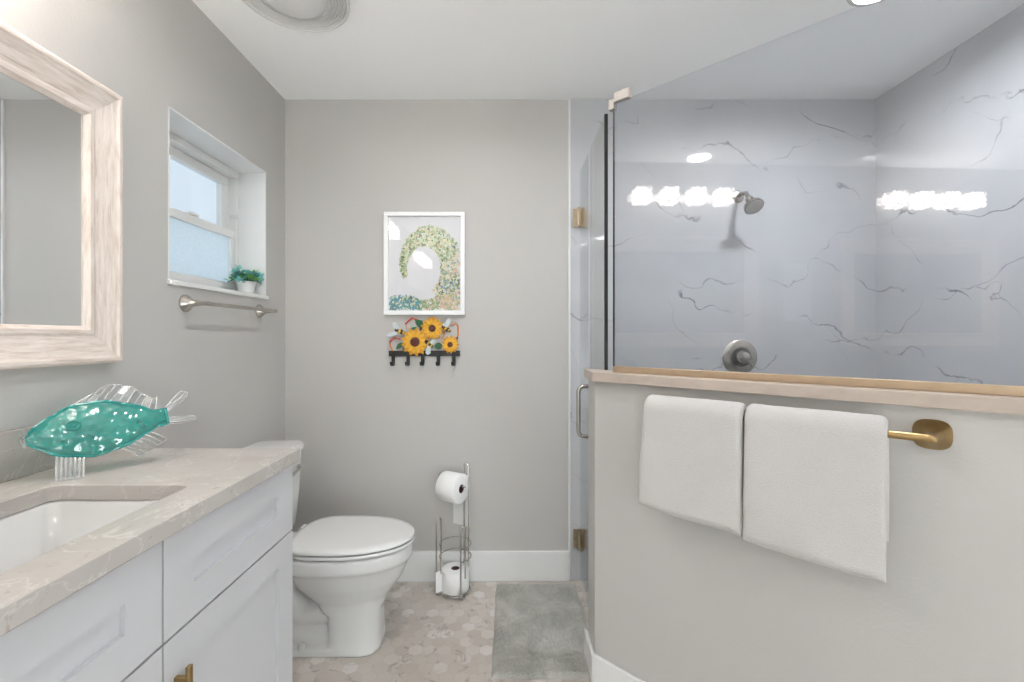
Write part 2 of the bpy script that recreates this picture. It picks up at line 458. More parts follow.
# left wall with the window opening
WY0, WY1, WZ0, WZ1 = 1.515, 2.128, 1.412, 2.006
m = MB(); X0 = XL-.2
m.box((X0, YF-.2, 0), (XL, WY0, ZC)); m.box((X0, WY1, 0), (XL, YB+.2, ZC))
m.box((X0, WY0, 0), (XL, WY1, WZ0)); m.box((X0, WY0, WZ1), (XL, WY1, ZC))
struct(m, 'wall_left', 'paint', 'grey painted left wall with the window and mirrors', 'wall', smooth=0)
# thin white plaster reveal around the window
m = MB(); q = .006
m.box((XL-.135, WY1-q, WZ0), (XL+.001, WY1, WZ1)); m.box((XL-.135, WY0, WZ0), (XL+.001, WY0+q, WZ1)); m.box((XL-.135, WY0, WZ1-q), (XL+.001, WY1, WZ1))
struct(m, 'trim_1', 'trim', 'white painted reveal around the window opening', 'window reveal', smooth=0)
m = MB().box((XL-.135, WY0-.004, WZ0-.002), (XL+.012, WY1+.004, WZ0+.014))
struct(m, 'trim_2', 'trim', 'white window sill carrying the potted plant', 'window sill', bevel=.003)
# back wall: painted on the left, tiled in the shower
struct(MB().box((XL-.2, YB, 0), (.315, YB+T, ZC)), 'wall_back', 'paint', 'grey painted back wall behind the toilet', 'wall', smooth=0)
struct(MB().box((.315, YB-.004, 0), (XR, YB+T, ZC)), 'wall_back_tiled', 'tile', 'white marble tiled back wall of the shower', 'wall', smooth=0)
struct(MB().box((.306, YB-.009, 0), (.316, YB+.01, ZC)), 'trim_3', 'trim', 'narrow white edge strip where the tile starts', 'tile trim', bevel=.002)
struct(MB().box((XR, .05, 0), (XR+.2, YB+T, ZC)), 'wall_right_tiled', 'tile', 'white marble tiled right wall of the shower', 'wall', smooth=0)
SD0, SD1, SZ0, SZ1 = -2.2, -.55, .10, 1.05
m = MB(); m.box((XR, YF-.2, 0), (XR+.2, SD0, ZC)); m.box((XR, SD1, 0), (XR+.2, .05, ZC)); m.box((XR, SD0, SZ1), (XR+.2, SD1, ZC)); m.box((XR, SD0, 0), (XR+.2, SD1, SZ0))
struct(m, 'wall_right', 'paint', 'grey painted right wall beside the shower', 'wall', smooth=0)
PD0, PD1, PZ0, PZ1 = -1.0, .90, .12, 1.24
m = MB(); m.box((XL-.2, YF-.2, 0), (PD0, YF, ZC)); m.box((PD1, YF-.2, 0), (XR+.2, YF, ZC)); m.box((PD0, YF-.2, PZ1), (PD1, YF, ZC)); m.box((PD0, YF-.2, 0), (PD1, YF, PZ0))
struct(m, 'wall_front', 'paint', 'grey painted wall behind the camera', 'wall', smooth=0)
# angled half wall: plan polygon
XE = .3086
def on(x, c): return (x, (c - SA*x)/CA)
struct(MB().prism([on(XE, C_WALL), on(XR, C_WALL), on(XR, C_BACK), on(XE, C_BACK)], 0, Z_CAP-.033), 'wall_half', 'paint', 'low angled grey half wall carrying the towels', 'half wall', smooth=0)
XC = .2947
struct(MB().prism([on(XC, C_CAP), on(XR, C_CAP), on(XR, C_BACK+.012), on(XC, C_BACK+.012)], Z_CAP-.033, Z_CAP), 'trim_4', 'cap', 'pale beige stone cap along the half wall', 'wall cap', bevel=.003)
bb = .014
struct(MB().prism([on(XE-bb, C_WALL-bb), on(XR, C_WALL-bb), on(XR, C_WALL+.0), on(XE, C_WALL), on(XE, C_BACK), on(XE-bb, C_BACK)], 0, .113), 'baseboard_half', 'trim', 'white baseboard around the half wall', 'baseboard', bevel=.004)
struct(MB().box((XL, YB-.016, 0), (.306, YB, .152)), 'baseboard_back', 'trim', 'tall white baseboard along the back wall', 'baseboard', bevel=.003)
struct(MB().box((XL, 1.33, 0), (XL+.016, YB-.016, .152)), 'baseboard_left', 'trim', 'white baseboard along the left wall behind the toilet', 'baseboard', bevel=.003)

# window
XW = -1.255
def ring_frame(mb, x0, x1, ya, yb, za, zb, wy, wz0, wz1):
    mb.box((x0, ya, za), (x1, yb, za+wz0)); mb.box((x0, ya, zb-wz1), (x1, yb, zb))
    mb.box((x0, ya, za+wz0), (x1, ya+wy, zb-wz1)); mb.box((x0, yb-wy, za+wz0), (x1, yb, zb-wz1)); return mb
ya, yb, za, zb = WY0+q, WY1-q, WZ0+.014, WZ1-q
win = thing('window_1', (XW, (ya+yb)/2, za), 'white vinyl sash window with clear upper and frosted lower pane', 'window'); win['kind'] = 'structure'
build(ring_frame(MB(), XW-.07, XW, ya, yb, za, zb, .02, .02, .03), 'window_frame', 'trim', win, bevel=.003)
build(ring_frame(MB(), XW-.065, XW-.035, ya+.02, yb-.02, 1.70, zb-.03, .045, .03, .04), 'upper_sash', 'trim', win, bevel=.004)
build(ring_frame(MB(), XW-.033, XW-.004, ya+.02, yb-.02, za+.02, 1.722, .03, .035, .036), 'lower_sash', 'trim', win, bevel=.004)
build(MB().box((XW-.052, ya+.06, 1.72), (XW-.048, yb-.06, zb-.06)), 'upper_pane', 'pane', win, smooth=0)
build(MB().box((XW-.020, ya+.045, za+.05), (XW-.016, yb-.045, 1.69)), 'lower_pane', 'frosted', win, smooth=0)
build(MB().box((XW-.02, 1.80, 1.722), (XW+.002, 1.85, 1.732)), 'sash_lock', 'trim', win, bevel=.003)
build(MB().box((XW-.03, yb-.024, 1.78), (XW+.003, yb-.012, 1.80)), 'latch', 'vent', win, bevel=.002)

def fill_window(name, lab, p0, ux, nx, w_, z0, z1):      # added frosted two-leaf window for fill daylight; ux along the wall, nx outwards
    p0 = V(p0); ux = V(ux); nx = V(nx)
    t = thing(name, p0+ux*w_/2+V((0, 0, z0)), lab, 'window'); t['kind'] = 'structure'
    def bx(mb, a, b, d0, d1, za, zb):
        q = lambda u, d, z: p0+ux*u+nx*d+V((0, 0, z))
        return mb.hexa([q(a, d0, za), q(b, d0, za), q(b, d1, za), q(a, d1, za), q(a, d0, zb), q(b, d0, zb), q(b, d1, zb), q(a, d1, zb)])
    for a, b in ((0, w_/2), (w_/2, w_)):
        mm = MB(); f = .04
        bx(mm, a, a+f, .06, .12, z0, z1); bx(mm, b-f, b, .06, .12, z0, z1); bx(mm, a+f, b-f, .06, .12, z0, z0+f); bx(mm, a+f, b-f, .06, .12, z1-f, z1)
        sash = build(mm, 'sash', 'trim', t, bevel=.003)
        build(bx(MB(), a+f, b-f, .09, .094, z0+f, z1-f), 'frosted_pane', 'frosted', sash, smooth=0)
fill_window('fill_window_2', 'added low wide frosted window giving fill light behind the camera', (PD0, YF, 0), (1, 0, 0), (0, -1, 0), PD1-PD0, PZ0, PZ1)
fill_window('fill_window_3', 'added low frosted window giving fill light in the right wall behind the camera', (XR, SD0, 0), (0, 1, 0), (1, 0, 0), SD1-SD0, SZ0, SZ1)

# ================================================================== LIGHTS
for i, (x, y, pw) in enumerate(DOWNLIGHTS):
    lab = ['round white recessed downlight above the shower', 'added out-of-view fill downlight between the vanity and the half wall', 'added fill downlight behind the camera near the vanity', 'added fill downlight behind the camera near the right wall'][i]
    d = thing('recessed_downlight', (x, y, ZC), lab, 'ceiling light', 'recessed ceiling lights')
    build(MB().rings([[V((x+r*cos(2*pi*k/32), y+r*sin(2*pi*k/32), z)) for k in range(32)] for r, z in ((.088, ZC-.0005), (.086, ZC-.004), (.072, ZC-.006), (.072, ZC-.0005))], cap=False), 'trim_ring', 'plastic', d)
    build(MB().lathe([(.0715, -.0035), (.0715, -.0015)], (x, y, ZC), n=32), 'lens', 'led', d)
    L = bpy.data.lights.new('downlight_lamp', 'AREA'); L.shape = 'DISK'; L.size = .14; L.energy = pw; L.color = (.965, .98, 1); L.spread = R(165)
    lo = bpy.data.objects.new('downlight_lamp', L); COL.objects.link(lo); lo.parent = d; lo.location = (0, 0, -.008)

# vanity light bars: four crystal cubes each
def vanity_light(yc, label):
    t = thing('vanity_light', (XL, yc, 2.18), label, 'wall light', 'crystal vanity light bars')
    build(MB().box((XL, yc-.36, 2.155), (XL+.02, yc+.36, 2.215)), 'backplate', 'chrome', t, bevel=.004)
    for k in range(4):
        y = yc + (k-1.5)*.187; x = XL+.085; z = 2.18
        build(MB().lathe([(.012, 0), (.012, .05)], (XL+.02, y, z), (1, 0, 0), 12), 'arm', 'chrome', t)
        sh = MB()
        for ix in range(-1, 2):
            for iy in range(-1, 2):
                for iz in range(-1, 2):
                    if (ix, iy, iz) == (0, 0, 0) or (ix == -1 and iy == 0 and iz == 0): continue
                    c = V((x+ix*.037, y+iy*.037, z+iz*.037)); h = .0158; b = .0078
                    ring = lambda hh, zz: [c+V((sx*hh, sy*hh, zz)) for sx, sy in ((-1, -.5), (-.5, -1), (.5, -1), (1, -.5), (1, .5), (.5, 1), (-.5, 1), (-1, .5))]
                    sh.rings([ring(b, -h), ring(h, -b), ring(h, b), ring(b, h)])
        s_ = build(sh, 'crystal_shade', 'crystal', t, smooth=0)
        build(MB().sphere((x, y, z), .024), 'bulb', 'bulb', t)
    return t
vanity_light(.72, 'crystal four-bulb vanity light above the near mirror, reflected beside the shower head')
vanity_light(-1.06, 'crystal four-bulb vanity light reflected towards the right end of the shower glass')

# ================================================================== SHOWER
gp = thing('shower_glass_panel', F(-.7, C_GLASS, Z_CAP), 'fixed clear glass panel standing on the half wall', 'shower screen')
s0 = .369*CA-1.597*SA+.002; s1 = (XR - C_GLASS*SA)/CA - .03
def fbox(mb, sa, sb, ca, cb, z0, z1):
    return mb.hexa([F(sa, ca, z0), F(sb, ca, z0), F(sb, cb, z0), F(sa, cb, z0), F(sa, ca, z1), F(sb, ca, z1), F(sb, cb, z1), F(sa, cb, z1)])
build(fbox(MB(), s0, s1, C_GLASS, C_GLASS+.010, Z_CAP+.003, 2.053), 'glass_pane', 'panel_glass', gp, smooth=0)
m = fbox(MB(), s0, s1, C_GLASS-.006, C_GLASS-.0005, Z_CAP, Z_CAP+.021)
fbox(m, s0, s1, C_GLASS+.0105, C_GLASS+.016, Z_CAP, Z_CAP+.021)
build(m, 'bottom_channel', 'channel', gp, bevel=.0012)
m = fbox(MB(), s0+.002, s0+.062, C_GLASS-.005, C_GLASS+.015, 2.0545, 2.088)
fbox(m, s0-.02, s0+.002, C_GLASS-.002, C_GLASS+.02, 2.035, 2.07)
build(m, 'top_clamp', plain('satin_clamp', (.30, .27, .24), .6, .3, var=.06), gp, bevel=.002, )
build(fbox(MB(), s0-.0035, s0-.0005, C_GLASS+.001, C_GLASS+.009, Z_CAP+.003, 2.05), 'edge_seal', 'dark', gp)

DX, DY0, DY1 = .366, 1.70, 2.295
sd = thing('shower_door', (DX, DY1, .01), 'hinged clear glass shower door beside the half wall', 'shower door')
build(MB().box((DX-.005, DY0+.004, .014), (DX+.005, DY1-.01, 2.065)), 'glass_pane', 'glass', sd, smooth=0)
build(MB().box((DX-.006, DY0-.006, .014), (DX+.006, DY0+.003, 2.066)), 'edge_seal', 'dark', sd, smooth=0)
build(MB().box((DX-.004, DY0+.004, .002), (DX+.004, DY1-.01, .0135)), 'bottom_sweep', 'vent', sd, smooth=0)
for z in (1.836, .218):
    m = MB().box((DX-.036, DY1-.002, z-.046), (DX+.030, DY1+.0105, z+.046))
    h = build(m, 'hinge', 'bronze', sd, bevel=.002)
    k = MB().box((DX-.013, DY1-.052, z-.044), (DX-.0055, DY1-.004, z+.044)); k.box((DX+.0055, DY1-.052, z-.044), (DX+.013, DY1-.004, z+.044))
    build(k, 'hinge_plate', 'bronze', h, bevel=.002)
    build(MB().lathe([(.007, -.05), (.007, .05)], (DX-.012, DY1-.004, z), n=12), 'hinge_pin', 'nickel', h)
HY, Hz0, Hz1 = 1.99, .80, 1.02
m = MB()
for sgn in (-1, 1):
    pts = [V((DX+sgn*.006, HY, Hz1))] + arc((DX+sgn*.032, HY, Hz1-.026), .026, 90, 0, 6, (sgn, 0, 0), (0, 0, 1)) + arc((DX+sgn*.032, HY, Hz0+.026), .026, 0, -90, 6, (sgn, 0, 0), (0, 0, 1)) + [V((DX+sgn*.006, HY, Hz0))]
    m.tube(pts, .0095, 12)
build(m, 'pull_handle', 'nickel', sd)

# shower head
sh = thing('wall_shower', (1.163, YB-.004, 1.945), 'brushed nickel shower head on a bent arm on the tiled wall', 'shower head')
o0 = V((1.163, YB-.004, 1.945))
build(MB().lathe([(.031, 0), (.031, .004), (.026, .010), (.014, .013)], o0, (0, -1, 0)), 'flange', 'nickel', sh)
pts = [o0 + V((0, 0, 0)), o0+V((0, -.04, .004)), o0+V((.002, -.08, -.006)), o0+V((-.002, -.10, -.026)), o0+V((-.004, -.115, -.042))]
build(MB().tube(pts, .0095, 12), 'shower_arm', 'nickel', sh)
hx = V((.06, -.60, -.78)).normalized(); hp = o0+V((-.004, -.115, -.042))
hd = MB().lathe([(.011, -.004), (.018, .004), (.018, .016), (.013, .022), (.020, .032), (.042, .052), (.045, .066), (.042, .070)], hp, hx)
hd_o = build(hd, 'spray_head', 'nickel', sh)
m = MB().lathe([(.038, .0695), (.038, .0715)], hp, hx)
xx = hx.orthogonal().normalized(); yy = hx.cross(xx)
for rr, nn in ((.012, 6), (.023, 10), (.034, 14)):
    for k in range(nn):
        a = 2*pi*k/nn; m.lathe([(.0022, .071), (.0014, .0735)], hp + xx*rr*cos(a) + yy*rr*sin(a), hx, 6)
build(m, 'spray_face', plain('grey_nozzle_plate', (.50, .49, .47), .4, .3), hd_o)

vv = thing('shower_valve', (1.173, YB-.004, 1.133), 'round nickel shower mixer valve with lever handle low on tiled wall', 'shower valve')
o0 = V((1.173, YB-.004, 1.133))
build(MB().lathe([(.088, 0), (.088, .004), (.080, .010), (.052, .012)], o0, (0, -1, 0), 40), 'escutcheon', 'nickel', vv)
build(MB().lathe([(.049, .0115), (.049, .02), (.042, .022)], o0, (0, -1, 0), 32), 'collar', plain('dark_steel', (.12, .12, .12), .3, .9), vv)  # steel darker than the nickel parts around it
m = MB().lathe([(.034, .021), (.034, .04), (.026, .056), (.012, .060)], o0, (0, -1, 0), 28)
m.tube([o0+V((.008, -.045, -.008)), o0+V((.028, -.052, -.02)), o0+V((.036, -.056, -.045))], .008, 10, radii=[.012, .009, .007])
build(m, 'lever_handle', 'nickel', vv)

# ================================================================== VANITY
VF = -.615; VZ = .88
def cabinet(y0, y1, label, handle_side, grp='white vanity base units'):
    t = thing('vanity_cabinet', ((XL+VF)/2, (y0+y1)/2, 0), label, 'cabinet', grp)
    ya_, yb_ = y0+.0004, y1-.0004; th = .016
    m = MB()
    for a_, b_ in ((ya_, ya_+th), (yb_-th, yb_)):
        top = VZ-.001 if abs(b_-1.301) < .01 or b_ < .4 else .70
        m.box((XL+.002, a_, .10), (VF-.021, b_, top))
        if top < .8: m.box((-.650, a_, top), (VF-.021, b_, VZ-.001)); m.box((XL+.002, a_, top), (-1.03, b_, VZ-.001))
    m.box((XL+.002, ya_+th, .10), (VF-.021, yb_-th, .116)); m.box((XL+.002, ya_+th, .116), (XL+.012, yb_-th, VZ-.001))
    m.box((VF-.04, ya_+th, VZ-.05), (VF-.021, yb_-th, VZ-.001)); m.box((VF-.04, ya_+th, .66), (VF-.021, yb_-th, .71))
    m.box((XL+.002, y0+.0004, 0), (VF-.075, y1-.0004, .10))
    build(m, 'body', 'cabinet', t, smooth=0)
    def front(za, zb):
        g = .0022; mm = MB(); a, b = y0+g, y1-g; st = .078
        mm.box((VF-.02, a, za), (VF, a+st, zb)); mm.box((VF-.02, b-st, za), (VF, b, zb))
        mm.box((VF-.02, a+st, za), (VF, b-st, za+.068)); mm.box((VF-.02, a+st, zb-.068), (VF, b-st, zb))
        mm.box((VF-.02, a+st, za+.068), (VF-.009, b-st, zb-.068)); return mm
    build(front(.688, .874), 'drawer_front', 'cabinet', t, smooth=0)
    d = build(front(.115, .683), 'door', 'cabinet', t, smooth=0)
    hy = y0+.03 if handle_side < 0 else y1-.03
    m = MB().box((VF+.022, hy-.006, .49), (VF+.030, hy+.006, .628))
    m.box((VF, hy-.005, .51), (VF+.023, hy+.005, .522)); m.box((VF, hy-.005, .596), (VF+.023, hy+.005, .608))
    build(m, 'handle', 'brass', d, bevel=.002)
    return t
cabinet(.811, 1.301, 'white shaker vanity unit next to the toilet with a brass handle', -1)
cabinet(.321, .811, 'white shaker vanity unit under the near half of the sink', 1)
cabinet(-.169, .321, 'white shaker vanity unit below the counter nearest the camera', 1)

CT0, CT1 = -.18, 1.311; CZ0, CZ1 = .881, .915; CX0, CX1 = XL+.001, -.598
SX0, SX1, SY0, SY1 = -.985, -.687, .48, .985
m = MB()
# slab with a rectangular hole, rounded hole corners
hole = [(x+(SX0+SX1)/2, y+(SY0+SY1)/2) for x, y in rrect(SX1-SX0, SY1-SY0, .02, 4)]
outer = []
cxm, cym = (SX0+SX1)/2, (SY0+SY1)/2
def toedge(x, y):
    # project the hole outline onto the slab outline
    best = None
    dx, dy = x-cxm, y-cym
    ts = []
    if dx > 1e-9: ts.append((CX1-cxm)/dx)
    if dx < -1e-9: ts.append((CX0-cxm)/dx)
    if dy > 1e-9: ts.append((CT1-cym)/dy)
    if dy < -1e-9: ts.append((CT0-cym)/dy)
    tt = min(ts); return (cxm+dx*tt, cym+dy*tt)
hl = []
n5 = 5
for i, p in enumerate(hole):
    hl.append(p)
ol = [toedge(*p) for p in hl]
# snap the middle of every corner fan to the slab corner
corners = [(CX1, CT1), (CX0, CT1), (CX0, CT0), (CX1, CT0)]
for ci in range(4):
    ol[ci*5+2] = corners[ci]
    for k in (0, 1, 3, 4):
        j = ci*5+k
        # keep points on their side: before the mid one -> vertical sides, after -> horizontal
        x, y = hl[j]
        c = corners[ci]
        if ci in (0, 2): ol[j] = (c[0], y) if k < 2 else (x, c[1])
        else: ol[j] = (x, c[1]) if k < 2 else (c[0], y)
n = len(hl)
vtop_o = [V((x, y, CZ1)) for x, y in ol]; vtop_i = [V((x, y, CZ1)) for x, y in hl]
vbot_i = [V((x, y, CZ0)) for x, y in hl]; vbot_o = [V((x, y, CZ0)) for x, y in ol]
m.rings([vtop_o, vtop_i, vbot_i, vbot_o], cap=False, closed=True)
tag(build(m, 'countertop', 'quartz', loc=(CX0, CT0, CZ0), bevel=.003), 'beige speckled quartz countertop with a rectangular sink cut-out', 'countertop')
tag(build(MB().box((XL+.001, CT0, CZ1), (XL+.021, CT1, 1.025)), 'backsplash', 'quartz', loc=(XL, CT0, CZ1), bevel=.002), 'low beige quartz backsplash strip along the left wall', 'backsplash')
# undermount basin
m = MB()
def rr3(w_, h_, r, z): return [V((cxm+x, cym+y, z)) for x, y in rrect(w_, h_, r, 6)]
W_, H_ = SX1-SX0, SY1-SY0
rings = [rr3(W_+.05, H_+.05, .03, CZ0-.0008), rr3(W_+.004, H_+.004, .022, CZ0-.0008), rr3(W_-.004, H_-.004, .022, CZ0-.006), rr3(W_-.02, H_-.03, .024, CZ0-.11),
         rr3(W_-.035, H_-.05, .03, CZ0-.135), rr3(W_-.07, H_-.09, .03, CZ0-.146), rr3(.06, .06, .028, CZ0-.152), rr3(.02, .02, .009, CZ0-.152)]
m.rings(rings, cap=False); m.f.append([len(m.v)-28+i for i in range(28)]); m.mi.append(0)
sk = thing('sink_basin', (cxm, cym, CZ0-.152), 'white rectangular undermount sink set in the quartz countertop', 'sink')
build(m, 'basin', 'ceramic', sk, smooth=50)
build(MB().lathe([(.022, 0), (.022, .003), (.016, .005)], (cxm, cym, CZ0-.1515), n=20), 'drain', 'nickel', sk)

# mirrors
def wall_mirror(y0, y1, label):
    t = thing('wall_mirror', (XL, (y0+y1)/2, 1.164), label, 'mirror', 'whitewashed framed mirrors')
    z0, z1 = 1.164, 1.921
    prof = [(0, .001), (0, .030), (.006, .034), (.014, .034), (.020, .030), (.074, .018), (.080, .021), (.090, .021), (.100, .010), (.100, .001)]
    def loop(w_, h_): return [V((XL+h_, y0+w_, z0+w_)), V((XL+h_, y1-w_, z0+w_)), V((XL+h_, y1-w_, z1-w_)), V((XL+h_, y0+w_, z1-w_))]
    for part_sides, nm, mt in (((0, 2), 'frame_rail', 'wood_h'), ((1, 3), 'frame_stile', 'wood_v')):
        for sd_ in part_sides:
            mm = MB(); A = []; B = []
            for w_, h_ in prof:
                L_ = loop(w_, h_); A.append(L_[sd_]); B.append(L_[(sd_+1) % 4])
            mm.rings([A, B]); build(mm, nm, mt, t, smooth=20)
    build(MB().box((XL+.001, y0+.092, z0+.092), (XL+.008, y1-.092, z1-.092)), 'mirror_glass', 'mirror', t, smooth=0)
    return t
wall_mirror(.15, 1.302, 'large whitewashed wood framed mirror above the near sink')
wall_mirror(-1.60, -.45, 'whitewashed framed mirror reflected towards the right end of the shower glass')
# small frame between the mirrors (seen in the shower glass)
fr = thing('wall_frame', (XL, -.13, 1.31), 'pale framed print hanging between the two mirrors', 'picture')
build(ring_frame(MB(), XL+.001, XL+.02, -.27, .01, 1.31, 1.79, .035, .035, .035), 'frame', 'cork', fr, bevel=.002)
build(MB().box((XL+.001, -.236, 1.344), (XL+.008, -.024, 1.756)), 'print', 'paper_white', fr, smooth=0)

# ================================================================== TOILET
TY = 1.856
to = thing('toilet', (-.75, TY, 0), 'white two-piece toilet with its lid closed beside the vanity', 'toilet')
def egg(xb, xf, wd, z, n=40, sq=.0, cx=None):
    # blunt back, round front
    L_ = xf-xb; xm = xb + L_*.44; out = []
    for k in range(n):
        a = 2*pi*k/n; c_, s_ = cos(a), sin(a)
        if c_ >= 0: x = xm + (xf-xm)*c_; y = wd*s_
        else:
            e = .42
            x = xm - (xm-xb)*abs(c_)**e; y = wd*math.copysign(abs(s_)**.85, s_)
        out.append(V((x, TY+y, z)))
    return out
m = MB()
m.rings([egg(-.88, -.394, .170, .402), egg(-.885, -.389, .176, .397), egg(-.885, -.389, .177, .372), egg(-.885, -.390, .176, .348), egg(-.87, -.402, .165, .338), egg(-.855, -.414, .156, .31), egg(-.835, -.432, .142, .27), egg(-.80, -.460, .122, .23), egg(-.765, -.486, .104, .195), egg(-.74, -.506, .094, .15)])
def sup(xb, xf, wd, z, e=.45, n=40):
    xm = (xb+xf)/2; a_ = (xf-xb)/2
    return [V((xm+a_*math.copysign(abs(cos(2*pi*k/n))**(e if cos(2*pi*k/n) < 0 else .8), cos(2*pi*k/n)), TY+wd*math.copysign(abs(sin(2*pi*k/n))**.6, sin(2*pi*k/n)), z)) for k in range(n)]
m.rings([sup(-.70, -.51, .092, .30), sup(-.71, -.512, .098, .22), sup(-.715, -.512, .100, .14), sup(-.715, -.510, .103, .05), sup(-.72, -.504, .108, .0)])
m.box((-1.02, TY-.104, 0), (-.66, TY+.104, .028))
m.tube([(-.62, TY, .25), (-.74, TY, .14), (-.82, TY, .12), (-.90, TY, .18), (-.95, TY, .28), (-1.0, TY, .33)], .07, 20, radii=[.08, .072, .068, .068, .075, .08])
m.tube([(-.98, TY, .0), (-.97, TY, .14), (-.93, TY, .3)], .07, 20)
m.tube([(-.70, TY, .04), (-.95, TY, .06)], .078, 20)
m.box((-1.10, TY-.10, .34), (-.80, TY+.10, .402))
bo = build(m, 'bowl', 'ceramic', to)
rm = bo.modifiers.new('remesh', 'REMESH'); rm.mode = 'VOXEL'; rm.voxel_size = .0065; rm.use_smooth_shade = True
sm = bo.modifiers.new('smooth', 'SMOOTH'); sm.factor = .5; sm.iterations = 5
for sy in (-1, 1):
    build(MB().lathe([(.017, 0), (.017, .012), (.012, .022), (.003, .026)], (-.80, TY+sy*.088, .022), n=16), 'bolt_cap', 'plastic', bo)
build(MB().rings([egg(-.83, -.412, .148, .4025), egg(-.85, -.392, .167, .4055), egg(-.86, -.382, .177, .4085), egg(-.86, -.381, .178, .4155), egg(-.857, -.383, .176, .4195)]), 'seat', 'plastic', to, smooth=60)
build(MB().rings([egg(-.82, -.412, .148, .4202), egg(-.852, -.391, .168, .4235), egg(-.863, -.381, .178, .4265), egg(-.863, -.381, .178, .4335), egg(-.858, -.386, .174, .439), egg(-.84, -.41, .15, .4415), egg(-.70, -.55, .06, .443)]), 'lid', 'plastic', to, smooth=60)
for sy in (-1, 1):
    build(MB().tube([(-.87, TY+sy*.075-.02, .420), (-.87, TY+sy*.075+.02, .420)], .013, 14), 'hinge', 'plastic', to)
def tankring(x0, x1, hw, z, r): 
    return [V(((x0+x1)/2+x, TY+y, z)) for x, y in rrect(x1-x0, 2*hw, r, 6)]
tk = build(MB().rings([tankring(-1.10, -.945, .165, .404, .03), tankring(-1.108, -.935, .178, .42, .035), tankring(-1.112, -.925, .188, .55, .035), tankring(-1.114, -.917, .195, .734, .035)]), 'tank', 'ceramic', to, smooth=50)
build(MB().rings([tankring(-1.116, -.914, .197, .735, .045), tankring(-1.120, -.905, .204, .741, .05), tankring(-1.120, -.905, .204, .758, .05), tankring(-1.114, -.911, .198, .768, .046)]), 'tank_lid', 'ceramic', to, smooth=50)
m = MB().lathe([(.014, 0), (.014, .008), (.008, .012)], (-.9205, TY+.135, .665), (1, 0, 0), 16); m.tube([(-.910, TY+.135, .665), (-.905, TY+.10, .662), (-.905, TY+.055, .655)], .006, 10, radii=[.006, .006, .008])
build(m, 'flush_lever', 'chrome', tk)

# ================================================================== PAPER STAND
ST = V((-.225, 2.205, 0))
tp = thing('toilet_paper_stand', ST, 'chrome wire toilet paper stand against the back wall', 'toilet paper holder')
r_ = .0042
ax = V((-.86, .50, 0)).normalized()           # the arm runs back and to the left
ph = [V((-.215, 2.235, 0)), V((-.193, 2.225, 0))]
m = MB()
a, b = ph
ux = (b-a).normalized(); mid = (a+b)/2; hw = (b-a).length/2
m.tube([a+V((0, 0, .012))] + [a+V((0, 0, .3))] + arc(mid+V((0, 0, .605)), hw, 180, 0, 10, ux, (0, 0, 1)) + [b+V((0, 0, .3)), b+V((0, 0, .012))], r_, 8)
build(m, 'upright', 'chrome', tp)
AZ = .520; ac = V((-.268, 2.205, AZ)); adir = ax
m = MB()
tipp = ac - adir*.062
m.tube([mid+V((0, 0, .555)), mid+V((-.03, .012, .558)), ac+adir*.075+V((0, 0, .05)), ac+adir*.085+V((0, 0, .03)), ac+adir*.08+V((0, 0, .006)), ac+adir*.05, tipp, tipp-adir*.012+V((0, 0, .0))], r_, 8)
m.tube([mid+V((-.02, -.005, .56)), mid+V((.02, .0, .56))], .003, 8)
build(m, 'arm', 'chrome', tp)
RC = V((-.255, 2.205, 0)); RR = .068
for zz in (.235, .175):
    build(MB().tube(arc(RC+V((0, 0, zz)), RR+.008, -60, 215, 26, (1, 0, 0), (0, 1, 0)), .003, 8), 'basket_ring', 'chrome', tp)
m = MB()
m.tube(arc(RC+V((0, 0, .012)), RR+.004, 0, 360, 28, (1, 0, 0), (0, 1, 0)), .0035, 8)
for k in range(3): 
    d_ = V((cos(R(60*k)), sin(R(60*k)), 0)); m.tube([RC+V((0, 0, .012))-d_*(RR+.004), RC+V((0, 0, .012))+d_*(RR+.004)], .0028, 8)
build(m, 'basket_floor', 'chrome', tp)
for ang, ht in ((200, .36), (-58, .335)):
    d_ = V((cos(R(ang)), sin(R(ang)), 0)); tdir = V((.92, .39, 0)); pc = RC+d_*(RR+.014)
    m = MB(); m.tube([pc-tdir*.011+V((0, 0, .006)), pc-tdir*.011+V((0, 0, ht*.5))] + arc(pc+V((0, 0, ht)), .011, 180, 0, 8, tdir, (0, 0, 1)) + [pc+tdir*.011+V((0, 0, ht*.5)), pc+tdir*.011+V((0, 0, .10))], r_, 8)
    build(m, 'hairpin_post', 'chrome', tp)
for pc in (RC+V((cos(R(200)), sin(R(200)), 0))*(RR+.014), RC+V((cos(R(-58)), sin(R(-58)), 0))*(RR+.014), mid):
    m = MB().tube(arc(pc+V((0, 0, .012)), .012, 0, 360, 14, (.8, .6, 0), (0, 0, 1)), .0032, 8); build(m, 'scroll_foot', 'chrome', tp)
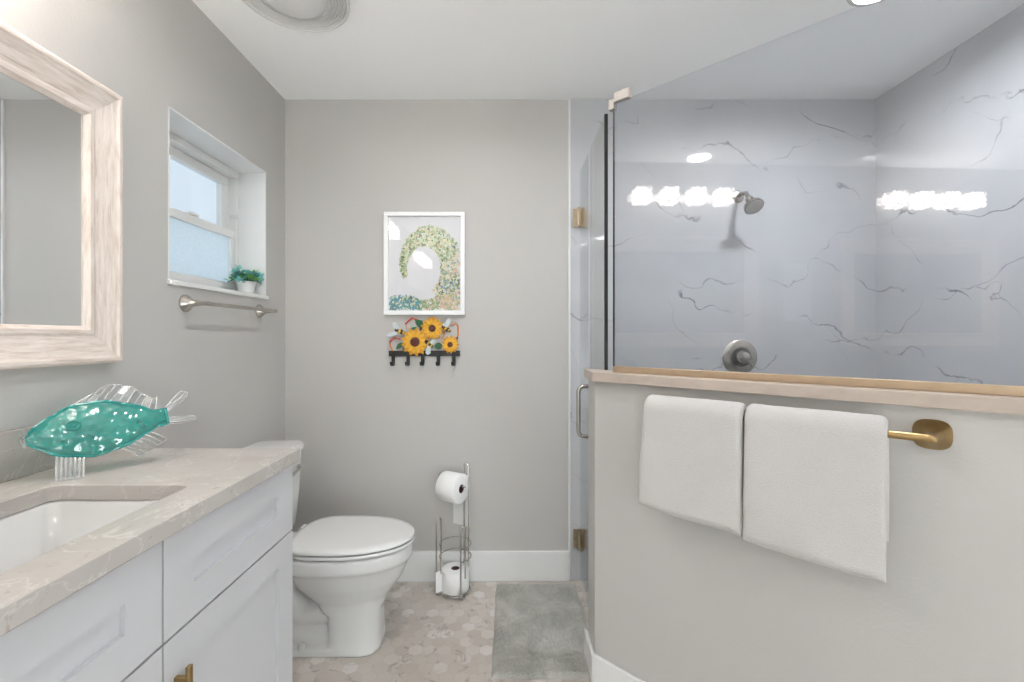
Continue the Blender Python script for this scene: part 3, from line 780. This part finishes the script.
def roll(c, axis, rad, ln, label, sheet):
    ax_ = V(axis).normalized(); c = V(c)
    t = thing('toilet_paper_roll', c - ax_*ln/2, label, 'toilet paper', 'toilet paper rolls')
    h = ln/2
    x = ax_.orthogonal().normalized() if abs(ax_.z) < .9 else V((1, 0, 0)); y = ax_.cross(x); n = 36
    def rg(r, hh): return [c+ax_*hh + x*r*cos(2*pi*k/n) + y*r*sin(2*pi*k/n) for k in range(n)]
    b = MB().rings([rg(.0205, -h), rg(rad-.003, -h), rg(rad, -h+.003), rg(rad, h-.003), rg(rad-.003, h), rg(.0205, h)], closed=True)
    if sheet:
        e = sheet; pts = [V(p) for p in e[0]]; wdir = V(e[1])
        thick = .0012; nrm = V(e[2])
        for p0, p1 in zip(pts, pts[1:]):
            b.hexa([p0, p1, p1+wdir, p0+wdir, p0+nrm*thick, p1+nrm*thick, p1+wdir+nrm*thick, p0+wdir+nrm*thick])
    build(b, 'paper', 'paper', t, smooth=50)
    build(MB().rings([rg(.0185, -h+.001), rg(.0202, -h+.001), rg(.0202, h-.001), rg(.0185, h-.001)], closed=True), 'core', 'core', t)
    build(MB().rings([rg(.0184, -.001), rg(.0184, .001)]), 'core_shadow', 'core', t) if False else None
    return t
rc = ac + V((0, 0, -.012))
back = V((adir.y, -adir.x, 0)); back = back if back.y > 0 else -back     # horizontal, away from the camera
pts = [rc + back*(.0705*cos(R(a_))) + V((0, 0, .0705*sin(R(a_)))) for a_ in range(30, -1, -10)]
base_ = pts[-1]
pts += [base_+V((0, 0, -.05)), base_+V((0, 0, -.10)), base_+V((0, .004, -.15)), base_+V((0, .002, -.21))]
roll(rc, adir, .070, .105, 'white toilet paper roll hanging on the arm of the wire stand', ([p-adir*.05 for p in pts], adir*.10, back))
cc = RC+V((0, 0, .066))
sheetp = [cc+V((RR*.97*cos(R(a_)), RR*.97*sin(R(a_)), -.05)) for a_ in (230, 215, 200)] + [cc+V((-.077, -.034, -.05)), cc+V((-.088, -.042, -.05))]
roll(cc, (0, 0, 1), .0655, .10, 'white spare toilet paper roll standing in the wire basket near the floor', (sheetp, V((0, 0, .10)), V((-.3, .3, 0))))

# ================================================================== BATH MAT
m = MB(); nx, ny = 96, 150; x0, x1, y0, y1 = -.060, .340, 1.642, 2.262
vs_ = []
for j in range(ny+1):
    for i in range(nx+1):
        u, v_ = i/nx, j/ny
        e = min(u*(x1-x0), (1-u)*(x1-x0), v_*(y1-y0), (1-v_)*(y1-y0))
        x = x0+u*(x1-x0); y = y0+v_*(y1-y0)
        wob = .006*noise.noise(V((x*9, y*9, 3)))
        h = .016*min(1, (e/.016))**.5 + (.003*noise.noise(V((x*45, y*45, 0))) + .003*noise.noise(V((x*120, y*120, 5))))*(1 if e > .001 else 0)
        vs_.append(V((x+wob*(1 if e < .03 else 0), y+wob*(1 if e < .03 else 0), max(.002, h) if e > .0005 else .001)))
fs = [(j*(nx+1)+i, j*(nx+1)+i+1, (j+1)*(nx+1)+i+1, (j+1)*(nx+1)+i) for j in range(ny) for i in range(nx)]
m.add(vs_, fs)
tag(build(m, 'bath_mat', 'rug', loc=(.14, 1.95, 0), smooth=80), 'grey-green plush bath mat in front of the shower door', 'bath mat')

# ================================================================== TOWEL BARS
def flared(o, n, ln, r0, mb, sq=1.0):
    prof = [(r0, 0), (r0, .004), (r0*.93, .008), (r0*.6, .018), (r0*.38, .03), (r0*.28, ln*.62), (r0*.25, ln)]
    return mb.lathe(prof, o, n, 28)
tb = thing('towel_bar', (XL, 1.83, 1.353), 'brushed nickel towel bar with flared ends under the window', 'towel bar', 'towel bars')
for y in (1.595, 2.07):
    build(flared((XL, y, 1.353), (1, 0, 0), .082, .031, MB()), 'bar_post', 'nickel', tb)
build(MB().tube([(XL+.073, 1.60, 1.353), (XL+.073, 2.065, 1.353)], .0075, 14), 'bar_rod', 'nickel', tb)
ZB = 1.019
tb2 = thing('towel_bar', F(-.32, C_WALL, ZB), 'brushed brass towel bar on the half wall holding both towels', 'towel bar', 'towel bars')
nC = -V((SA, CA, 0))
for s in (-.63, -.0125):
    m = MB(); o = F(s, C_WALL, ZB); uu = V((CA, -SA, 0)); n = 32
    def sq(r, h, e): 
        out = []
        for k in range(n):
            a = 2*pi*k/n; c_, s_ = cos(a), sin(a)
            out.append(o + nC*h + uu*r*math.copysign(abs(c_)**e, c_) + V((0, 0, r*math.copysign(abs(s_)**e, s_))))
        return out
    m.rings([sq(.033, 0, .7), sq(.0335, .006, .7), sq(.030, .012, .75), sq(.020, .026, .9), sq(.012, .042, 1), sq(.0095, .058, 1), sq(.0095, .068, 1), sq(.0085, .076, 1), sq(.004, .079, 1)])
    build(m, 'bar_post', 'brass', tb2)
build(MB().tube([F(-.63, C_BAR, ZB), F(-.0125, C_BAR, ZB)], .0085, 14), 'bar_rod', 'brass', tb2)

def towel(sa, sb, label, seed, zf, zbk, flare_l, flare_r, tilt, thick=.03):
    rin = .0105; half = thick/2; rc_ = rin+half
    path = []
    nl = 26
    for k in range(nl): path.append((C_BAR+rc_, zbk + (ZB-zbk)*k/nl, 1, 0))
    for k in range(13):
        a = pi*k/12; path.append((C_BAR+rc_*cos(a), ZB+rc_*sin(a), cos(a), sin(a)))
    for k in range(1, nl+1): path.append((C_BAR-rc_, ZB-(ZB-zf)*k/nl, -1, 0))
    npt = len(path)
    ns = 46; Rr = half
    ss = [0, .1, .25, .5, .8]; L_ = sb-sa
    svals = [x*Rr for x in ss] + [Rr + (L_-2*Rr)*k/(ns-1) for k in range(ns)] + [L_-x*Rr for x in ss[::-1]]
    rings = []
    for d_ in svals:
        e = min(d_, L_-d_); fac = math.sqrt(max(0, 1-(1-min(1, e/Rr))**2)); fac = max(fac, .03)
        ring = []; sm_ = sa+d_; u = d_/L_
        def pt(i, side):
            c, z, nx_, nz_ = path[i]
            endf = min(i, npt-1-i)*((ZB-zf)/nl); tipf = math.sqrt(max(.02, 1-(1-min(1, endf/half))**2))
            h = half*fac*tipf
            down = max(0, (ZB-z)/(ZB-zf))
            front = 1 if i > nl+6 else 0
            s_ = sm_ + down*((1-u)*-flare_l + u*flare_r)*(1 if front else .2)
            w1 = noise.noise(V((s_*9+seed, z*5, front*7))); w2 = noise.noise(V((s_*28+seed, z*24, front*3+1)))
            wob = (.006*w1*down + .0018*w2)*front
            fold = .004*math.sin(6*(s_*3+z*2)+seed)*down*front
            cc_ = c + nx_*h*side - max(0, (wob+fold)+.004*down)*front
            zz = z + nz_*h*side + (.004*noise.noise(V((s_*7+seed, 2, 2)))*down if front else 0) + .0015*noise.noise(V((s_*30, seed, 0)))
            zz -= down*down*tilt*(u-.5)*front
            return F(s_, cc_, zz)
        for i in range(npt): ring.append(pt(i, 1))
        for i in range(npt-1, -1, -1): ring.append(pt(i, -1))
        rings.append(ring)
    m = MB().rings(rings)
    o = build(m, 'hand_towel', 'towel', loc=F((sa+sb)/2, C_BAR, ZB), smooth=80)
    return tag(o, label, 'towel', 'white towels on the half wall')
towel(-.652, -.3745, 'white folded terry towel on the left of the brass bar', 3.1, .718, .78, .020, -.002, .012)
towel(-.3700, -.083, 'white folded terry towel next to the exposed end of the brass bar', 9.4, .700, .77, .004, -.002, .002)

# ================================================================== POTTED PLANT
PX, PY, PZ = -1.188, 2.066, WZ0+.0145
pl = thing('potted_plant', (PX, PY, PZ), 'small leafy teal and green plant in a white pot on the window sill', 'plant')
pt_ = build(MB().lathe([(.026, 0), (.030, .002), (.038, .05), (.0395, .058), (.036, .060), (.034, .052)], (PX, PY, PZ), n=28), 'pot', 'pot', pl)
build(MB().lathe([(.033, .048), (.033, .052)], (PX, PY, PZ), n=20), 'soil', 'soil', pl)
rnd = random.Random(4); st = MB(); lf = MB()
for i in range(40):
    a = rnd.uniform(0, 2*pi); el = rnd.uniform(.05, 1.25); ln = rnd.uniform(.055, .098)
    d_ = V((cos(a)*cos(el)*.75, sin(a)*cos(el), sin(el)*.66+.10)); p0 = V((PX+.012*cos(a), PY+.012*sin(a), PZ+.05))
    if PX + d_.x*ln < XW+.014: d_.x = abs(d_.x)*.5
    p1 = p0 + d_*ln*.5 + V((0, 0, .014)); p2 = p0 + d_*ln + V((0, 0, .008 - .02*cos(el)))
    if p2.y > WY1-.025 : p2.y = WY1-.025
    st.tube([p0, p1, p2], .0012, 5)
    lf.cur = 1 if (d_.y < .15 and rnd.random() < .8) or rnd.random() < .15 else 0
    for k in range(7):
        t_ = .3+.7*k/6; c = p0.lerp(p1, t_*2) if t_ < .5 else p1.lerp(p2, t_*2-1)
        ld = (d_ + V((rnd.uniform(-1, 1), rnd.uniform(-1, 1), rnd.uniform(-.5, .9)))).normalized(); L_ = rnd.uniform(.018, .028)
        sd_ = ld.cross(V((rnd.uniform(-.5, .5), rnd.uniform(-.5, .5), 1))).normalized(); nn = sd_.cross(ld); wd = L_*.36
        if c.x+ld.x*L_ < XW+.004: continue
        if c.y+ld.y*L_ > WY1-.009: continue
        P = [c, c+ld*L_*.35+sd_*wd+nn*.001, c+ld*L_*.75+sd_*wd*.8-nn*.001, c+ld*L_-nn*.003, c+ld*L_*.75-sd_*wd*.8-nn*.001, c+ld*L_*.35-sd_*wd+nn*.001, c+ld*L_*.55-nn*.0025]
        lf.add(P, [(0, 1, 6), (1, 2, 6), (2, 3, 6), (3, 4, 6), (4, 5, 6), (5, 0, 6)])
build(st, 'stems', 'stem', pl)
fo = build(lf, 'foliage', ['leaf_g', 'leaf_t'], pl, smooth=0)

# ================================================================== PICTURE
px0, px1, pz0, pz1 = -.6245, -.218, 1.3467, 1.8645
pc = thing('framed_picture', ((px0+px1)/2, YB, pz0), 'white framed print of a curling leafy wave on the back wall', 'picture')
fw = .021
m = MB(); yb_, yf_ = YB-.0005, YB-.026
m.box((px0, yf_, pz0), (px1, yb_, pz0+fw)); m.box((px0, yf_, pz1-fw), (px1, yb_, pz1))
m.box((px0, yf_, pz0+fw), (px0+fw, yb_, pz1-fw)); m.box((px1-fw, yf_, pz0+fw), (px1, yb_, pz1-fw))
build(m, 'frame', 'frame_w', pc, bevel=.0015)
DAB = [dab('dab_sage', (158, 176, 140)), dab('dab_pale_green', (196, 208, 176)), dab('dab_olive', (140, 146, 96)), dab('dab_cream', (222, 212, 188)), dab('dab_blue', (128, 150, 176)),
       dab('dab_teal', (72, 146, 160)), dab('dab_dark', (92, 108, 92)), dab('dab_pink', (214, 178, 162)), dab('dab_yellow', (206, 196, 140)), dab('dab_leaf', (120, 160, 110))]
m = MB(); py_ = YB-.010
m.box((px0+fw-.002, py_, pz0+fw-.002), (px1-fw+.002, YB-.003, pz1-fw+.002))
ix0, ix1, iz0, iz1 = px0+fw+.001, px1-fw-.001, pz0+fw+.001, pz1-fw-.001
IW, IH = ix1-ix0, iz1-iz0
rnd = random.Random(12); layer = 0
def put(u, v_, size, ci):
    global layer
    if not (0.015 < u < .985 and .012 < v_ < .985): return
    a = rnd.uniform(0, pi); c = V((ix0+u*IW, py_-.00012-layer*2.5e-7, iz0+v_*IH)); layer += 1
    l1, w1 = size, size*rnd.uniform(.3, .6)
    e1 = V((cos(a), 0, sin(a))); e2 = V((-sin(a), 0, cos(a)))
    pts = [c+e1*l1, c+e1*l1*.3+e2*w1, c-e1*l1*.6+e2*w1*.7, c-e1*l1, c-e1*l1*.6-e2*w1*.7, c+e1*l1*.3-e2*w1]
    pts = [V((min(max(p.x, ix0), ix1), p.y, min(max(p.z, iz0), iz1))) for p in pts]
    m.cur = ci+1; m.add(pts, [range(6)])
def wavepts(n):
    for i in range(n):       # the curl: thick on the right, thinning over the top to the tip on the left
        t_ = rnd.random()**.85; a = -62 + 258*t_; aa = R(a)
        inner = .245; outer = inner + .38*(1-t_)**1.05 + .05
        rr_ = rnd.uniform(inner, outer)
        yield t_, .485 + rr_*cos(aa), .44 + rr_*sin(aa)*1.02
for t_, u, v_ in wavepts(2300):
    put(u, v_, rnd.uniform(.005, .011), rnd.choice([0, 0, 1, 1, 1, 2, 3, 3, 0, 8, 9, 6] if t_ > .3 else [0, 1, 8, 3, 4, 8, 9, 7, 3]))
for i in range(700):         # the foot along the bottom
    u = rnd.uniform(0, 1); top = .11+.03*sin(u*9)+.16*max(0, u-.55)
    v_ = rnd.uniform(0, top+.03)
    if u < .45: ci = rnd.choice([5, 5, 4, 6, 1, 9, 5])
    elif u < .7: ci = rnd.choice([9, 0, 2, 1, 7])
    else: ci = rnd.choice([7, 3, 7, 8, 0])
    put(u, v_, rnd.uniform(.005, .012), ci)
for i in range(60): put(rnd.uniform(.70, 1), rnd.uniform(.16, .34), rnd.uniform(.006, .011), rnd.choice([4, 9, 0, 6, 4]))
build(m, 'print', [M['paper_white']]+DAB, pc, smooth=0)
build(MB().box((px0+fw-.001, YB-.0165, pz0+fw-.001), (px1-fw+.001, YB-.0145, pz1-fw+.001)), 'glazing', 'picture_glass', pc, smooth=0)

# ================================================================== SUNFLOWER HOOK RACK
hr = thing('hook_rack', (-.426, YB, 1.083), 'black iron key hook rack topped with painted sunflowers and bees', 'hook rack')
for n_, c_ in (('petal', (204, 142, 26)), ('petal_light', (224, 170, 44)), ('disc', (88, 34, 24)), ('red', (196, 62, 42)), ('orange', (214, 128, 62)), ('gleaf', (36, 96, 60)), ('bwing', (196, 206, 208)), ('byellow', (200, 160, 60)), ('bblack', (24, 24, 26)), ('dgreen', (60, 92, 84))):
    M[n_] = dab('rack_'+n_, c_, .4)
def P2(px, py, dy=.008): return V(((px-508)/455*YB, YB-dy, CAMZ+(337-py)/455*YB))
def crop(cx, cy, dy=.008): return P2(380+cx/966*85, 310+cy/682*60, dy)      # a spot on the rack
m = MB()
o_a, o_b = crop(105, 462), crop(912, 525)
m.extrude([V((o_a.x, YB-.004, o_b.z)), V((o_b.x, YB-.004, o_b.z)), V((o_b.x, YB-.004, o_a.z)), V((o_a.x, YB-.004, o_a.z))], (0, -.006, 0))
build(m, 'rail', 'iron', hr, bevel=.0015)
for cx in (158, 326, 490, 668, 842):
    t0 = crop(cx, 520); b0 = crop(cx, 636)
    m = MB(); hw = .0085
    prof = [(YB-.010, t0.z+.004), (YB-.010, b0.z+.012), (YB-.018, b0.z+.004), (YB-.034, b0.z+.003), (YB-.046, b0.z+.010), (YB-.049, b0.z+.024), (YB-.045, b0.z+.024), (YB-.042, b0.z+.013), (YB-.033, b0.z+.008), (YB-.020, b0.z+.009), (YB-.0145, b0.z+.015), (YB-.0145, t0.z+.004)]
    m.extrude([V((t0.x-hw, y, z)) for y, z in prof], (2*hw, 0, 0)); build(m, 'hook', 'iron', hr, smooth=0)
    build(MB().sphere((t0.x, YB-.047, b0.z+.026), .0055, 10, 6), 'hook_tip', 'iron', hr) if False else None
def sunflower(cx, cy, rad, disc, dy, squash=1.0):
    c = crop(cx, cy, dy); r = rad/966*85/455*YB; m = MB()
    for layer_, (nn, rr, yo, off) in enumerate(((13, 1.0, 0, 0), (13, .82, -.003, .24))):
        m.cur = layer_
        for k in range(nn):
            a = 2*pi*k/nn+off; e1 = V((cos(a), 0, sin(a)*squash)); e2 = V((-sin(a), 0, cos(a))); L_ = r*rr; wd = L_*.17
            q_ = c+V((0, yo, 0))
            pts = [q_+e1*L_*.25, q_+e1*L_*.6+e2*wd+V((0, -.002, 0)), q_+e1*L_*.82+e2*wd*.7, q_+e1*L_+V((0, .002, 0)), q_+e1*L_*.82-e2*wd*.7, q_+e1*L_*.6-e2*wd+V((0, -.002, 0))]
            m.extrude(pts, (0, .0016, 0))
    f_ = build(m, 'sunflower', ['petal', 'petal_light'], hr, smooth=0)
    rd = disc/966*85/455*YB
    build(MB().lathe([(rd, 0), (rd, .004), (rd*.8, .007), (rd*.3, .0075)], c+V((0, -.002, 0)), (0, -1, 0), 18), 'seed_head', 'disc', f_)
sunflower(408, 362, 168, 54, .020); sunflower(600, 210, 140, 38, .016); sunflower(803, 392, 106, 30, .018)
def strip(pts, wd, name, mat, dy):
    m = MB(); Q = [crop(x, y, dy) for x, y in pts]
    m.tube(Q, wd, 6); return build(m, name, mat, hr)
strip([(290, 160), (365, 90), (420, 110)], .0042, 'honeycomb_wire', 'red', .007)
strip([(420, 110), (500, 130)], .0024, 'honeycomb_wire', 'gleaf', .007)
strip([(290, 160), (310, 205)], .0022, 'honeycomb_wire', 'orange', .007)
strip([(115, 365), (170, 312), (235, 335)], .0038, 'honeycomb_wire', 'red', .007)
strip([(115, 365), (125, 420), (150, 468)], .0034, 'honeycomb_wire', 'orange', .007)
strip([(800, 180), (860, 150), (890, 180), (890, 290), (860, 330)], .0034, 'honeycomb_wire', 'orange', .007)
strip([(700, 330), (730, 290), (740, 230)], .0022, 'honeycomb_wire', 'orange', .007)
strip([(150, 465), (250, 470), (290, 440)], .0022, 'honeycomb_wire', 'byellow', .007)
def leaf(x0_, y0_, x1_, y1_, wd, mat, dy, name='leaf'):
    a, b = crop(x0_, y0_, dy), crop(x1_, y1_, dy); d_ = b-a; s_ = V((-d_.z, 0, d_.x)).normalized()*(wd/966*85/455*YB); m = MB()
    pts = [a, a+d_*.25+s_*.8, a+d_*.55+s_, a+d_*.85+s_*.5, b, a+d_*.85-s_*.5, a+d_*.55-s_, a+d_*.25-s_*.8]
    m.extrude(pts, (0, .002, 0)); return build(m, name, mat, hr, smooth=0)
leaf(400, 110, 520, 215, 38, 'gleaf', .010); leaf(340, 245, 420, 195, 24, 'gleaf', .010); leaf(270, 370, 185, 445, 26, 'gleaf', .010)
leaf(620, 405, 720, 410, 40, 'gleaf', .011); leaf(470, 190, 480, 250, 24, 'dgreen', .010); leaf(590, 130, 602, 70, 18, 'petal', .012)
def bee(x, y, ang, sc, dy, wings):
    a = R(ang); dx, dyy = cos(a), -sin(a); m = MB()
    for k, (t_, rr, mi) in enumerate(((-46, 17, 1), (-26, 24, 1), (-8, 27, 0), (10, 26, 1), (27, 22, 0), (42, 15, 1))):
        m.cur = mi; c = crop(x+dx*t_*sc, y+dyy*t_*sc, dy); m.sphere(c, rr*sc/966*85/455*YB, 10, 6, (1, .6, 1))
    b_ = build(m, 'bee', ['byellow', 'bblack'], hr)
    for (wx, wy, ww) in wings:
        p, q_ = crop(x, y, dy+.004), crop(wx, wy, dy+.006); d_ = q_-p; s_ = V((-d_.z, 0, d_.x)).normalized()*(ww/966*85/455*YB)
        build(MB().extrude([p, p+d_*.4+s_*.7, p+d_*.8+s_, q_, p+d_*.8-s_*.8, p+d_*.4-s_*.6], (0, .001, 0)), 'wing', 'bwing', b_, smooth=0)
bee(240, 245, -20, 1.1, .014, [(160, 140, 34), (85, 290, 30)])
bee(760, 215, -35, 1.0, .014, [(795, 95, 28), (730, 150, 22)])
bee(565, 385, -40, 1.0, .020, [(550, 510, 34), (640, 345, 26)])
for x, y in ((660, 170), (495, 345), (180, 320), (880, 320), (465, 215), (270, 440)):
    build(MB().sphere(crop(x, y, .010), .0045, 10, 6, (1, .7, 1)), 'bud', 'disc', hr)

# ================================================================== CEILING VENT
vx, vy = -.755, 1.595
cf = thing('exhaust_fan', (vx, vy, ZC), 'round white louvred exhaust fan on the ceiling near the window', 'exhaust fan')
def disc(r, z, n=48): return [V((vx+r*cos(2*pi*k/n), vy+r*sin(2*pi*k/n), z)) for k in range(n)]
build(MB().rings([disc(.19, ZC-.0005), disc(.19, ZC-.010), disc(.182, ZC-.014), disc(.176, ZC-.008), disc(.176, ZC-.0005)], closed=True), 'rim', 'plastic', cf)
m = MB().rings([disc(.115, ZC-.004), disc(.112, ZC-.018), disc(.085, ZC-.027), disc(.04, ZC-.031)])
build(m, 'center_dome', 'plastic', cf, smooth=60)
m = MB()
for r in (.125, .135, .145, .155, .165):
    m.rings([disc(r, ZC-.004), disc(r+.003, ZC-.012), disc(r+.0055, ZC-.012), disc(r+.0025, ZC-.004)], closed=True)
for k in range(8):
    a = 2*pi*k/8; e = V((cos(a), sin(a), 0)); m.tube([V((vx, vy, ZC-.006))+e*.112, V((vx, vy, ZC-.006))+e*.178], .003, 6)
build(m, 'louvre_grille', 'vent', cf)

# ================================================================== GLASS FISH
A = V((-1.062, 1.005, 1.005)); B = V((-.892, 1.19, 1.026))        # nose and tail root
fx = (B-A); FL = fx.length; fx.normalize()
nrm = V((fx.y, -fx.x, 0)).normalized()                               # towards the camera side
if nrm.y > 0: nrm = -nrm
tl = R(24); fy = (V((0, 0, 1)) - fx*fx.z).normalized(); fz = nrm
fy2 = (fy*cos(tl) - fz*sin(tl)).normalized(); fz2 = (fz*cos(tl) + fy*sin(tl)).normalized()
def FP(u, v_, w_): return A + fx*(u*FL) + fy2*v_ + fz2*w_
fish = thing('glass_fish', (-.985, 1.11, CZ1), 'teal glass fish dish with clear fins standing on the countertop', 'ornament')
nU, nV = 40, 18
front = []; backv = []
def half(u): 
    if u < .86: return .008+.060*max(0, math.sin(pi*min(1, u/.98)**.85))**.95
    return max(.022, .008+.060*max(0, math.sin(pi*min(1, u/.98)**.85))**.95)
m = MB()
vsF = []; vsB = []
for i in range(nU+1):
    u = i/nU
    for j in range(nV+1):
        t_ = -1+2*j/nV; h = half(u)*(1.0 if t_ > 0 else .92)
        wob = .0025*sin(u*26)*.5*abs(t_)**6
        dep = .018*(1-t_*t_)**.7*math.sin(pi*min(1, max(.02, u)))**.5
        vsF.append(FP(u, t_*h+wob, .004+dep)); vsB.append(FP(u, t_*h+wob, -.004+dep*.55))
k_ = len(vsF)
fs = []
for i in range(nU):
    for j in range(nV):
        a = i*(nV+1)+j; q4 = (a, a+1, a+nV+2, a+nV+1)
        fs.append(q4); fs.append(tuple(k_+x for x in q4[::-1]))
for i in range(nU):
    for j in (0, nV):
        a = i*(nV+1)+j; b = a+nV+1; fs.append((a, b, k_+b, k_+a))
for j in range(nV):
    for i in (0, nU):
        a = i*(nV+1)+j; fs.append((a, a+1, k_+a+1, k_+a))
m.add(vsF+vsB, fs)
fb = build(m, 'body', 'teal', fish, smooth=60)
rim = [FP(i/nU, half(i/nU)+.0025*sin(i/nU*26)*.5, .004) for i in range(nU+1)] + [FP(i/nU, -half(i/nU)*.92+.0025*sin(i/nU*26)*.5, .004) for i in range(nU, -1, -1)]
build(MB().tube(rim, .0028, 8, closed=True, radii=[.0022+.0012*abs(sin(i*.9)) for i in range(len(rim))]), 'rim', 'teal_rim', fish)
build(MB().tube(arc(FP(.30, .012, .0235), .011, 0, 360, 18, fx, fy2), .0022, 8, closed=False).sphere(FP(.30, .012, .022), .005, 10, 6), 'eye', 'teal', fish)
def finmesh(roots, tips, name, lab=None):
    m = MB(); n = len(roots)
    # ribbed clear sheet with thickness, thicker glass ribs along it
    V0 = []
    for rt, tp_ in zip(roots, tips):
        mid_ = (rt+tp_)/2+fz2*.004; V0 += [rt, mid_, tp_]
    for i in range(n-1):
        for j in range(2):
            p = [V0[i*3+j], V0[i*3+j+1], V0[(i+1)*3+j+1], V0[(i+1)*3+j]]; m.hexa([*p, *[x+fz2*.0015 for x in p]])
    m.cur = 1
    for i in range(n): m.tube([roots[i], (roots[i]+tips[i])/2+fz2*.004, tips[i]], .0016, 6, radii=[.0024, .0019, .0012])
    m.tube(tips, .0010, 6)
    return build(m, name, ['fin', 'fin_rib'], fish, smooth=60)
us = [.30+.62*k/11 for k in range(12)]
finmesh([FP(u, half(u)-.001, 0) for u in us], [FP(u+.13-.10*max(0, (u-.6)/.32), half(u)+.016+.026*abs(sin((u-.25)*5.2))+.010*(u > .8), -.004+.006*sin(u*30)) for u in us], 'dorsal_fin')
finmesh([FP(.975, .018-.003*k, 0) for k in range(4)], [FP(u_, v_, -.002) for u_, v_ in ((1.16, .066), (1.22, .060), (1.21, .047), (1.13, .030))], 'tail_fin')
finmesh([FP(.975, -.004-.004*k, 0) for k in range(4)], [FP(u_, v_, -.002) for u_, v_ in ((1.12, -.004), (1.24, -.010), (1.25, -.020), (1.10, -.024))], 'tail_fin')
def drop(u, v_, w_, z): p = FP(u, v_, w_); p.z = z; return p
us = [.17+.17*k/6 for k in range(7)]
finmesh([FP(u, -half(u)*.90, .002) for u in us], [drop(u-.02, -half(u)-.03, .020, CZ1+.0022) for u in us], 'front_fin')
us = [.17+.17*k/6 for k in range(7)]
finmesh([FP(u, -half(u)*.90, -.002) for u in us], [drop(u-.02, -half(u)-.03, -.024, CZ1+.0022) for u in us], 'front_fin')
us = [.60+.24*k/6 for k in range(7)]
finmesh([FP(u, -half(u)*.90, .001) for u in us], [drop(u+.14, -half(u)-.02, -.014, max(CZ1+.0022, FP(u, -half(u)-.026, 0).z)) for u in us], 'anal_fin')
m = MB().tube(arc(FP(-.005, 0, .004), .009, 60, 300, 14, fx, fy2), .0035, 8); m.sphere(FP(-.02, .008, .004), .005, 10, 6); m.sphere(FP(-.02, -.012, .004), .005, 10, 6)
build(m, 'lips', 'fin', fish)
